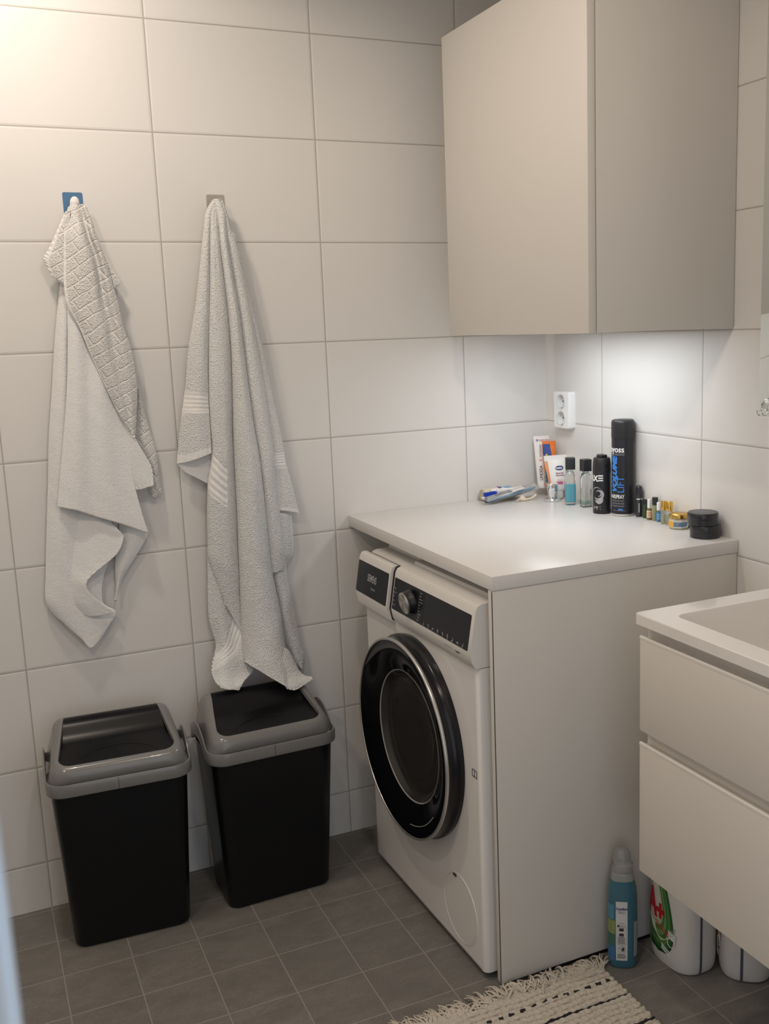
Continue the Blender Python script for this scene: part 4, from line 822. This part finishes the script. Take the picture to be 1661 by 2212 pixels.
patch(sf,lambda z_:(-.0065+(z_-.085)*.12,.0185),.085,.120,off=.0007).build('blue_panel',mat('gel_blue',(.03,.065,.27),.4),bd,smooth=60)
G().prism([(.0055,.074),(.0020,.081),(.0070,.093),(.0120,.090),(.0115,.082)],lambda u,v,d:sf(u,v,d),.0009,.0012).build('yellow_patch',mat('gel_yellow',(.62,.43,.09),.5),bd,smooth=0)
G().text('Voltaren',.0125,lambda u,v:sf(.0068+v,.010+u,.0009),sx=.88,bold=.0004).text('23.2 mg/g Gel',.0100,lambda u,v:sf(-.0035+v,.010+u,.0009),sx=.78,bold=.0002).build('lettering',mat('navy_lettering',(.03,.04,.10),.5),bd,smooth=0)
t,bd,sf,Lh=squeeze_tube('lotion_tube','white lotion tube with a navy emblem and orange side behind the blue bottle',(-.0300,-.1060,ZC),(-.0295,-.0930,1.0435),.066,.040,.032,tube_white,mat('white_screw_cap',(.82,.80,.78),.3),.022,face_dir=fd)
patch(sf,lambda z_:(.0165+(z_-.03)*.09,.0205+(z_-.03)*.135),.024,.108).build('orange_band',mat('peach_orange',(.80,.32,.12),.4),bd,smooth=60)
em=G().prism([(-.0085+.0115*math.copysign(abs(math.cos(2*PI*k/24))**.75,math.cos(2*PI*k/24)),.0865+.0064*math.copysign(abs(math.sin(2*PI*k/24))**.75,math.sin(2*PI*k/24))) for k in range(24)],lambda u,v,d:sf(u,v,d),.0003,.0008).build('emblem',mat('navy_emblem',(.03,.06,.18),.4),bd)
G().text('Vaseline',.0070,lambda u,v:sf(.0015-u,.0845+v,.0011),sx=.75,bold=.0003).build('lettering',white_l,em,smooth=0)
G().text('Mature Skin',.0058,lambda u,v:sf(.0030-u,.0700+v,.0008),sx=.8,bold=.0002).text('Rejuvenating',.0058,lambda u,v:sf(.0030-u,.0640+v,.0008),sx=.8,bold=.0002).build('lettering',mat('plum_lettering',(.30,.12,.20),.5),bd,smooth=0)
patch(sf,lambda z_:(-.016,.0030),.040,.048,6,6,off=.0007).build('pink_patch',mat('pink_print',(.55,.13,.28),.5),bd,smooth=0)
g=G()
for k in range(4): 
    c=(-.001-.0035*k,.051+.002*(k%2)); g.prism([(c[0]+.0013*math.cos(2*PI*j/8),c[1]+.0016*math.sin(2*PI*j/8)) for j in range(8)],lambda u,v,d:sf(u,v,d),.0004,.0008)
g.build('flower_print',mat('flower_yellow',(.70,.45,.15),.5),bd)

# toothbrush packs, toothpaste and beige tube lying along the back wall
def lying(o,p0,p1,roll=0):
    p0=Vector(p0);p1=Vector(p1); xx=(p1-p0).normalized(); zz=Vector((0,0,1)); yy=zz.cross(xx).normalized(); zz=xx.cross(yy)
    M=Matrix((xx,yy,zz)).transposed().to_4x4(); M.translation=p0; o.matrix_world=M@Matrix.Rotation(roll,4,'X')
t=thing('beige_tube','beige cream tube lying against the back wall behind the toothbrushes','tube')
lying(t,(-.232,-.0235,ZC+.0185),(-.12,-.0235,ZC+.0165))
cap_b=mat('beige_plastic',(.62,.54,.43),.4)
G().loft([[(x_,r1*math.cos(2*PI*k/28),r2*math.sin(2*PI*k/28)) for k in range(28)] for x_,r1,r2 in ((0,.016,.016),(.002,.0175,.0175),(.03,.0175,.0172),(.07,.0185,.012),(.115,.021,.002),(.122,.021,.0012))]).build('tube_body',cap_b,t)
G().lathe([(.0135,0),(.0140,-.001),(.0140,-.003),(0,-.0035)],24,T=Matrix.Rotation(R(90),4,'Y')).build('cap',mat('beige_shade',(.50,.43,.34),.45),t)
t=thing('toothpaste_tube','small white toothpaste tube lying on the toothbrush packs','tube')
lying(t,(-.214,-.0400,ZC+.0290),(-.13,-.0360,ZC+.0300))
G().loft([[(x_,r1*math.cos(2*PI*k/24),r2*math.sin(2*PI*k/24)) for k in range(24)] for x_,r1,r2 in ((.016,.006,.006),(.018,.0095,.0095),(.045,.0105,.008),(.075,.012,.002),(.088,.012,.0008))]).build('tube_body',tube_white,t)
G().lathe([(.0058,0),(.0062,.001),(.0062,.016),(.005,.0165)],20,T=Matrix.Rotation(R(90),4,'Y')).build('cap',mat('white_cap2',(.78,.78,.76),.4),t)
G().box(.022,.034,-.0085,.0085,.0088,.0098,bev=.0004).build('violet_print',mat('violet_print',(.13,.10,.30),.5),t)
G().box(.040,.066,-.0070,.0070,.0070,.0084,bev=.0004).build('blue_print',mat('paste_blue',(.18,.42,.68),.5),t)
pack_card=mat('white_card',(.80,.79,.77),.45); br_blue=mat('bristle_blue',(.012,.055,.48),.45)
def tooth_pack(label,p0,p1,col,roll=0):
    t=thing('toothbrush_pack',label,'toothbrush'); lying(t,p0,p1,roll)
    hnd=G().loft([[(x_,w*math.cos(2*PI*k/14),h*math.sin(2*PI*k/14)) for k in range(14)] for x_,w,h in ((.004,.002,.001),(.006,.0055,.0025),(.030,.0058,.0026),(.040,.0028,.0026),(.070,.0032,.0032),(.100,.0055,.0045),(.150,.0052,.0042),(.172,.0030,.002))]).build('handle',col,t)
    g=G()
    for i in range(15): 
        for j in range(3): g.tube([(.008+.0026*i,-.0042+.0042*j,.002),(.0075+.0026*i,-.0046+.0046*j,.0128+.0012*(i%2))],.0016,6)
    g.build('bristles',br_blue,hnd)
    cl=G().loft([rrect(.176,.022,.004,4,z_,.088,0) for z_ in (-.0035,.0015)]).build('card_back',pack_card,t)
    return t
ta1=tooth_pack('toothbrush with dark blue bristles lying nearest the back wall',(-.2480,-.0560,ZC+.0150),(-.083,-.0470,ZC+.0210),mat('brush_white',(.80,.82,.84),.3))
t=thing('toothbrush_blister','clear blister pack with grey toothbrush leaning on the tubes at its far end','toothbrush')
lying(t,(-.2600,-.0790,ZC+.0030),(-.0800,-.0700,ZC+.0300),R(12))
hb=G().loft([[(x_,w*math.cos(2*PI*k/14),h*math.sin(2*PI*k/14)+.004) for k in range(14)] for x_,w,h in ((.014,.002,.001),(.016,.0052,.0022),(.040,.0052,.0024),(.052,.0028,.0026),(.090,.0034,.0034),(.120,.0050,.0044),(.165,.0048,.004),(.176,.003,.002))]).build('handle',mat('brush_blue_grey',(.30,.45,.62),.3),t)
g=G()
for i in range(11):
    for j in range(3): g.tube([(.018+.0021*i,-.0034+.0034*j,.006),(.018+.0021*i,-.0034+.0034*j,.0135)],.0011,6)
g.build('bristles',mat('bristle_white',(.76,.79,.82),.4),hb)
G().loft([rrect(.190,.0240,.006,5,.0002,.093,0),rrect(.190,.0240,.006,5,.0010,.093,0),rrect(.178,.0165,.006,5,.0022,.095,0),rrect(.172,.0150,.006,5,.0140,.095,0),rrect(.166,.011,.005,5,.0160,.095,0)],False,True).build('blister',clear_pl,t)
G().box(.095,.135,-.0095,.0095,.0150,.0160,bev=.0003).build('card_insert',pack_card,t)
# knotted cream cord
t=thing('cotton_drawstring','knotted cream cotton drawstring in front of the toothbrush packs','string',(-.128,-.0900,ZC))
pts=spline([(-.020,.004,.004),(-.012,.0,.009),(-.004,-.003,.006),(-.010,.003,.013),(-.016,-.002,.006),(-.006,-.004,.004),(.006,-.002,.004),(.018,0,.005),(.030,.001,.010),(.036,.002,.014)],6)
G().tube(pts,.0034,8).build('cord',mat('cotton_cream',(.72,.63,.48),.9,bump=(900,.6,.001)),t)
for k in range(3): G().tube(spline([(-.020,.004,.004),(-.024,.002+.004*k-.004,.0035),(-.030,-.002+.006*k-.006,.003)],4),.0012,6).build('frayed_end',MATS['cotton_cream'],t)

# ------------------------------------------------------------------ bottles on the floor
# fabric softener
fx,fy=-.3475,-.860
t=thing('softener_bottle','slim blue fabric softener bottle with clear cap beside the side panel','bottle',(fx,fy,0),face(fx,fy)+R(4))
# local: +x towards the camera; body is a rounded slab, wide in y
def sb_(z,a,b): return sup(a,b,z,3.0,48)
prof=[(0,.020,.024),(.002,.025,.029),(.010,.0275,.0315),(.060,.0280,.0325),(.130,.0280,.0325),(.170,.0275,.0320),(.188,.0265,.0305),(.199,.0245,.0280),(.208,.0232,.0255)]
G().loft([sb_(z,a,b) for z,a,b in prof]).build('bottle_body',mat('softener_blue',(.040,.135,.185),.16,coat=.3,var=.12),t)
G().loft([sb_(z,a,b) for z,a,b in ((.2083,.0232,.0255),(.212,.0228,.0248),(.222,.0222,.0238),(.2265,.0205,.0212))]).build('bottle_neck',mat('neck_plastic',(.50,.53,.52),.12,trans=.5),t)
cap_cl=mat('frosted_cap',(.62,.63,.63),.22,trans=.7)
G().lathe([(.0225,.2268),(.0232,.2280),(.0236,.2420),(.0226,.2430),(.0205,.2405),(.0200,.2412),(.0197,.2560),(.0180,.2670),(.0140,.2735),(.007,.2765),(0,.2770)],40).build('cap',cap_cl,t)
def sface(th,z,off=.0004):
    # point on body at angle th (0 = towards camera)
    a,b=prof[-1][1:]
    for p,q in zip(prof,prof[1:]):
        if p[0]<=z<=q[0]:
            k=(z-p[0])/(q[0]-p[0]); a=p[1]+(q[1]-p[1])*k; b=p[2]+(q[2]-p[2])*k; break
    c,s_=math.cos(th),math.sin(th); return ((a+off)*math.copysign(abs(c)**(2/3.0),c),(b+off)*math.copysign(abs(s_)**(2/3.0),s_),z)
def y2th(y,z,b=.0325):
    s_=max(-1,min(1,y/b)); return math.asin(math.copysign(abs(s_)**1.5,s_))
def sl(u,v,off=.0006): return sface(y2th(u,v),v,off)
g=G(); n=8; nz=24; ya,yb=-.0165,.0085
g.loft([[sl(ya+(yb-ya)*j/n+.001,.022+.142*i/nz,.0005) for j in range(n+1)] for i in range(nz+1)],False,False,closed=False)
lab=g.build('back_label',mat('label_paper',(.60,.60,.60),.5),t,smooth=60)
ym=lambda u:-.0030+u
g=G().text('Comfort',.0078,lambda u,v:sl(ym(u),.1445+v,.0009),sx=.85,align='CENTER',bold=.0004)
g.build('lettering',mat('violet_lettering',(.05,.04,.17),.5),lab,smooth=0)
g=G()
for k,z in enumerate((.1565,.1405,.1375,.104,.0965,.0945,.0850,.0705,.0685)): pass
def bar(u0,u1,z0,z1): g.loft([[sl(ym(u0+(u1-u0)*j/4),z,.0009) for j in range(5)] for z in (z0,z1)],False,False,closed=False)
g.text('FRESH SKY',.0042,lambda u,v:sl(ym(u),.1385+v,.0009),sx=.8,align='CENTER')
for w,z in ((.013,.1365),(.010,.1120)): bar(-w/2,w/2,z,z+.0008)
g.prism([(-.0068+.0026*math.cos(2*PI*k/14),.1065+.0026*math.sin(2*PI*k/14)) for k in range(14)],lambda u,v,d:sl(ym(u),v,d),.0007,.0010)
g.text('Unilever',.0042,lambda u,v:sl(ym(u-.003),.1050+v,.0009),sx=.8)
bar(-.0055,.0045,.0935,.1010); bar(-.0055,.0045,.0815,.0885)
for (a,b,c,d) in ((-.0095,.0095,.1030,.1034),(-.0095,.0095,.0600,.0604),(-.0095,-.0092,.06,.103),(.0092,.0095,.06,.103)): bar(a,b,c,d)
for k in range(8): bar(-.0078,.0078*(.8+.2*((k*37)%5)/4),.0790-.0023*k,.0790-.0023*k+.0009)
for k in range(24):
    a_=2*PI*k/24; b_=2*PI*(k+1)/24; P=[sl(ym(.0085*math.cos(q)*r),.0490+.0085*math.sin(q)*r,.0009) for q,r in ((a_,1),(b_,1),(b_,.94),(a_,.94))]; g.add(P,[(0,1,2,3)])
g.prism([(-.001,.0455),(.0050,.0450),(.0058,.0535),(.001,.0545)],lambda u,v,d:sl(ym(u),v,d),.0007,.0010)
g.prism([(-.0050,.0530),(-.0040,.0540),(-.0022,.0495),(-.003,.0490)],lambda u,v,d:sl(ym(u),v,d),.0007,.0010)
for k in range(5): bar(-.0095,.0095*(.7+.3*((k*29)%4)/3),.0370-.0024*k,.0370-.0024*k+.0010)
g.build('small_print',txt_d,lab,smooth=0)
# side artwork on the far-left edge: lime, leaves, blue
def swatch(y0,y1,z0,z1,m,name):
    q=G(); q.loft([[sl(y0+(y1-y0)*j/5,z0+(z1-z0)*i/6,.0005) for j in range(6)] for i in range(7)],False,False,closed=False); return q.build(name,m,t,smooth=60)
# the label front is on the -y side of the slab as seen from the doorway
swatch(-.0320,-.0170,.085,.118,mat('lime_print',(.22,.27,.09),.4),'lime_print')
swatch(-.0320,-.0172,.058,.083,mat('leaf_print',(.05,.14,.10),.4),'leaf_print')
swatch(-.0320,-.0176,.020,.055,mat('deep_blue_print',(.05,.15,.30),.4),'blue_print')
swatch(-.0320,-.0200,.120,.155,mat('teal_print',(.07,.24,.33),.4),'teal_print')
q=G(); q.loft([[sl(.0235+.0085*j/4,.030+.085*i/8,.0006) for j in range(5)] for i in range(9)],False,False,closed=False); q.build('side_label',mat('side_label_grey',(.30,.33,.33),.5),t,smooth=60)

# detergent bottles
det_white=mat('detergent_white',(.66,.645,.62),.32,coat=.1)
def jug(x,y,label,rz=0):
    lab=True
    t=thing('detergent_bottle',label,'bottle',(x,y,0),rz)
    ax,ay=.058,.075
    pr=[(0,.86),(.003,.94),(.012,.985),(.03,1.0),(.12,1.0),(.18,.985),(.215,.93),(.245,.80),(.262,.62),(.270,.42)]
    def S(z,k): return sup(ax*min(1,k*1.0),ay*k,z,2.7,64)
    G().loft([S(z,k) for z,k in pr]).build('bottle_body',det_white,t)
    G().lathe([(.021,.268),(.023,.270),(.023,.296),(.021,.299),(0,.2995)],32).build('cap',mat('detergent_cap',(.05,.22,.10),.35),t)
    def kz(z):
        for p,q in zip(pr,pr[1:]):
            if p[0]<=z<=q[0]: return p[1]+(q[1]-p[1])*(z-p[0])/(q[0]-p[0])
        return .5
    def on(yv,z,off=.0005):   # -x face, yv along world y
        k=kz(z); s_=max(-1,min(1,yv/(ay*k))); c=(1-abs(s_)**2.7)**(1/2.7)
        return (-(ax*k*c+off),yv+ (off if s_>.97 else (-off if s_<-.97 else 0)),z)
    def strip_on(xv,z,off=.0005):   # -y face
        k=kz(z); c_=max(-1,min(1,xv/(ax*k))); s_=(1-abs(c_)**2.7)**(1/2.7); return (xv,-(ay*k*s_+off),z)
    q=G(); q.loft([[strip_on(-.0130+.0058*j/2,.004+.205*i/24) for j in range(3)] for i in range(25)],False,False,closed=False); q.build('level_strip',mat('strip_slate',(.075,.085,.12),.4),t,smooth=60)
    if lab:
        def half(z):
            # teardrop, widest low down
            zz=(z-.028)/.215
            return max(.0,.0540*math.sin(PI*min(1,max(0,zz))**.62)**.62 *(1-.30*zz))
        def ell(z0,s_,off,name,m,zc=.135,nz=40):
            q=G(); L_=[]
            for i in range(nz+1):
                z=.028+.215*i/nz; h=half(z)
                zz=zc+(z-zc)*s_; L_.append([on(.012+h*s_*(-1+2*j/16)+z0,zz,off) for j in range(17)])
            q.loft(L_,False,False,closed=False); return q.build(name,m,t,smooth=60)
        l0=ell(0,1.0,.0005,'front_label',mat('label_dark_green',(.012,.065,.028),.35))
        cols=((.035,.145,.035),(.11,.24,.075),(.05,.17,.045),(.19,.32,.13),(.08,.21,.065),(.42,.48,.34),(.60,.60,.54))
        for i,c in enumerate(cols):
            o=ell(.002*i,.93-.075*i,.0007+.0002*i,'swirl_print',mat('swirl_%d'%i,c,.4),zc=.158+.002*i); o.parent=l0
        for i in range(6):      # arcs under the roundel
            pts=[on(.046*math.cos(R(a_))*(1-.09*i),.128-.004*i+.062*math.sin(R(a_))*(1-.05*i),.0022) for a_ in range(200,341,7)]
            o=G().tube(pts,.0006,5).build('swirl_print',mat('swirl_pale',(.50,.58,.40),.4),l0)
        red=mat('label_red',(.46,.018,.025),.4)
        G().text('A',.086,lambda u,v:on(.052-u,.112+v,.0026),sx=.62,bold=.0045).text('+',.062,lambda u,v:on(.0175-u,.107+v,.0026),sx=.80,bold=.0035).build('lettering',red,l0,smooth=0)
        g=G()
        for k in range(2): g.tube([on(.018-.05*j/6,.101-.006*k-.018*j/6,.0024) for j in range(7)],.0007,5)
        g.build('small_print',red,l0)
        g=G()
        for k in range(3): g.tube([on(-.002-.028*j/6,.054-.005*k-.010*j/6,.0022) for j in range(7)],.0008,5)
        g.tube([on(-.032+.010*math.cos(2*PI*k/20),.070+.011*math.sin(2*PI*k/20),.0026) for k in range(21)],.0009,5)
        g.build('drum_print',white_l,l0)
        # little white pack drawn on the label
        g=G().prism([(-.024,.098),(-.026,.078),(-.043,.074),(-.045,.090),(-.037,.093)],lambda u,v,d:on(u,v,d),.0024,.0028)
        g.build('pack_print',mat('pack_white',(.66,.65,.64),.4),l0)
    return t
jug(-.2170,-.9070,'white detergent bottle with a green label and red A+, left of the pair')
jug(-.1110,-.9910,'white detergent bottle turned sideways, right of the green-labelled one',R(-40))

# ------------------------------------------------------------------ fringed cotton rug
rg=thing('cotton_rug','cream ribbed cotton rug with black stripes and a fringed end','rug',(0,0,0))
rug_c=mat('rug_cream',(.60,.545,.465),.95,bump=(330,.9,.003),var=.10); rug_k=mat('rug_black',(.022,.021,.022),.95,bump=(400,.8,.002))
X0,X1=-.905,-.4025; Y0,Y1=-.864,-1.45
nx=150; ny=420; pitch=.0165
vs=[];fs=[];ms=[]
for j in range(ny+1):
    y=Y0+(Y1-Y0)*j/ny
    for i in range(nx+1):
        x=X0+(X1-X0)*i/nx
        w=.0022*math.sin(x*31+y*9)+.0012*math.sin(x*83+2+y*17)
        ph=((Y0-y+w)/pitch)%1.0
        h=.0055+.0062*abs(math.sin(PI*ph))**.55+.0008*math.sin(x*420+y*300)+.0006*math.sin(x*210-y*530)
        ex=min(x-X0,X1-x); sc_=.003*math.sin(2*PI*(Y0-y)/pitch)
        xx=x+(sc_ if i in (0,nx) else 0)*(1 if i else -1)
        if i in (0,nx): h=.001
        if j in (0,ny): h=.0005
        vs.append((xx,y+.0008*math.sin(x*260),h))
def stripe(y,x):
    d=Y0-y+.0015*math.sin(x*31)
    if abs(d-.0450)<.0026: return 1 if math.sin(x*2*PI/.0265+.8)>.05 else 0
    if abs(d-.1020)<.0036: return 1
    if abs(d-.1900)<.0034: return 1
    if abs(d-.2500)<.0026: return 1 if math.sin(x*2*PI/.0265)>.05 else 0
    if abs(d-.3050)<.0034: return 1
    w=.0022*math.sin(x*31+y*9)+.0012*math.sin(x*83+2+y*17); ph=((Y0-y+w)/pitch)%1.0
    return 2 if (ph<.055 or ph>.945) else 0
for j in range(ny):
    for i in range(nx):
        fs.append((j*(nx+1)+i,j*(nx+1)+i+1,(j+1)*(nx+1)+i+1,(j+1)*(nx+1)+i))
        ms.append(stripe(Y0+(Y1-Y0)*(j+.5)/ny,X0+(X1-X0)*(i+.5)/nx))
g=G(); g.v=vs; g.f=fs; g.m=ms
g.build('woven_body',[rug_c,rug_k,mat('rug_groove_shade',(.36,.315,.26),.95)],rg,smooth=180)  # darker groove colour paints the shade between the ribs
g=G()
rnd=random.Random(5)
def strand(x,y,L,ang,r,lift):
    P=[];a=ang
    z=.009
    for k in range(7):
        q=k/6
        P.append((x,y,max(r*.9,z)))
        a+=rnd.uniform(-.55,.55); x+=math.cos(a)*L/6; y+=math.sin(a)*L/6; z=.008*(1-q)+lift*math.sin(PI*min(1,q*1.1))+.001
    P=[(p[0],min(p[1],-.8215) if p[0]>-.635 else p[1],p[2]) for p in P]
    g.tube(spline(P,2),[r*(1-.3*k/12) for k in range(13)],5)
n=230
for i in range(n):
    x=X0+.004+(X1-X0-.008)*i/(n-1)
    gap=(-.735<x<-.700)
    if gap and rnd.random()<.75: continue
    tall=.018 if -.66<x<-.50 else .010
    for s_ in range(2):
        strand(x+rnd.uniform(-.003,.003),Y0-.006,rnd.uniform(.040,.068) if x<-.63 else rnd.uniform(.035,.062),PI/2+rnd.gauss(0,.42),rnd.uniform(.0017,.0026),rnd.uniform(.002,tall))
for k in range(5): strand(X1-.010+.003*k,Y0-.002,.062,R(72-9*k),.0016,.006)
fr_=g.build('fringe',mat('fringe_cream',(.60,.545,.46),.95,bump=(700,.5,.001)),rg,smooth=180)
fr_['kind']='stuff'

# ------------------------------------------------------------------ lights
def spot(loc,target,power,col,ang,blend,rad):
    l=bpy.data.lights.new('downlight','SPOT'); l.energy=power; l.color=col; l.spot_size=R(ang); l.spot_blend=blend; l.shadow_soft_size=rad
    o=bpy.data.objects.new('downlight_lamp',l); COL.objects.link(o); o.location=loc
    o.rotation_euler=(Vector(target)-Vector(loc)).to_track_quat('-Z','Y').to_euler()
warm=(1,.85,.71)
spot((-1.48,-.46,2.41),(-1.48,-.46,0),27,(1,.87,.74),175,.25,.045)
spot((-1.10,-1.50,2.41),(-1.10,-1.50,0),23,warm,172,.3,.05)
spot((-2.00,-1.35,2.41),(-2.00,-1.35,0),28,warm,172,.3,.05)
def area(loc,target,power,col,sx_,sy2,rot=None):
    l=bpy.data.lights.new('strip','AREA'); l.shape='RECTANGLE'; l.size=sx_; l.size_y=sy2; l.energy=power; l.color=col
    o=bpy.data.objects.new('cabinet_lamp',l); COL.objects.link(o); o.location=loc
    o.rotation_euler=rot if rot else (Vector(target)-Vector(loc)).to_track_quat('-Z','Y').to_euler()
area((-.20,-.44,1.388),(-.20,-.44,0),1.75,(.90,.95,1.0),.09,.44,(0,0,0))
w=bpy.data.worlds.new('hall_daylight'); scene.world=w; w.use_nodes=True
w.node_tree.nodes['Background'].inputs[0].default_value=(.80,.86,.95,1); w.node_tree.nodes['Background'].inputs[1].default_value=1.15

# ------------------------------------------------------------------ camera
cam_loc,cam_R,lens,shx,shy=([-1.56435, -2.55885, 1.41705], [[0.905268, 0.106555, -0.411262], [-0.423447, 0.147936, -0.89376], [-0.034394, 0.98324, 0.179042]], 47.351, -0.05967, -0.00092)
cd=bpy.data.cameras.new('camera'); co=bpy.data.objects.new('camera',cd); COL.objects.link(co)
M=Matrix(cam_R).to_4x4(); M.translation=Vector(cam_loc); co.matrix_world=M
cd.sensor_fit='HORIZONTAL'; cd.sensor_width=36; cd.lens=lens; cd.shift_x=shx; cd.shift_y=shy; cd.clip_start=.02
cd.dof.use_dof=True; cd.dof.focus_distance=2.35; cd.dof.aperture_fstop=lens/4.2
scene.camera=co
scene.view_settings.view_transform='Standard'
scene.view_settings.look='None'
scene.view_settings.exposure=0
scene.cycles.max_bounces=10; scene.cycles.transmission_bounces=8; scene.cycles.use_denoising=True
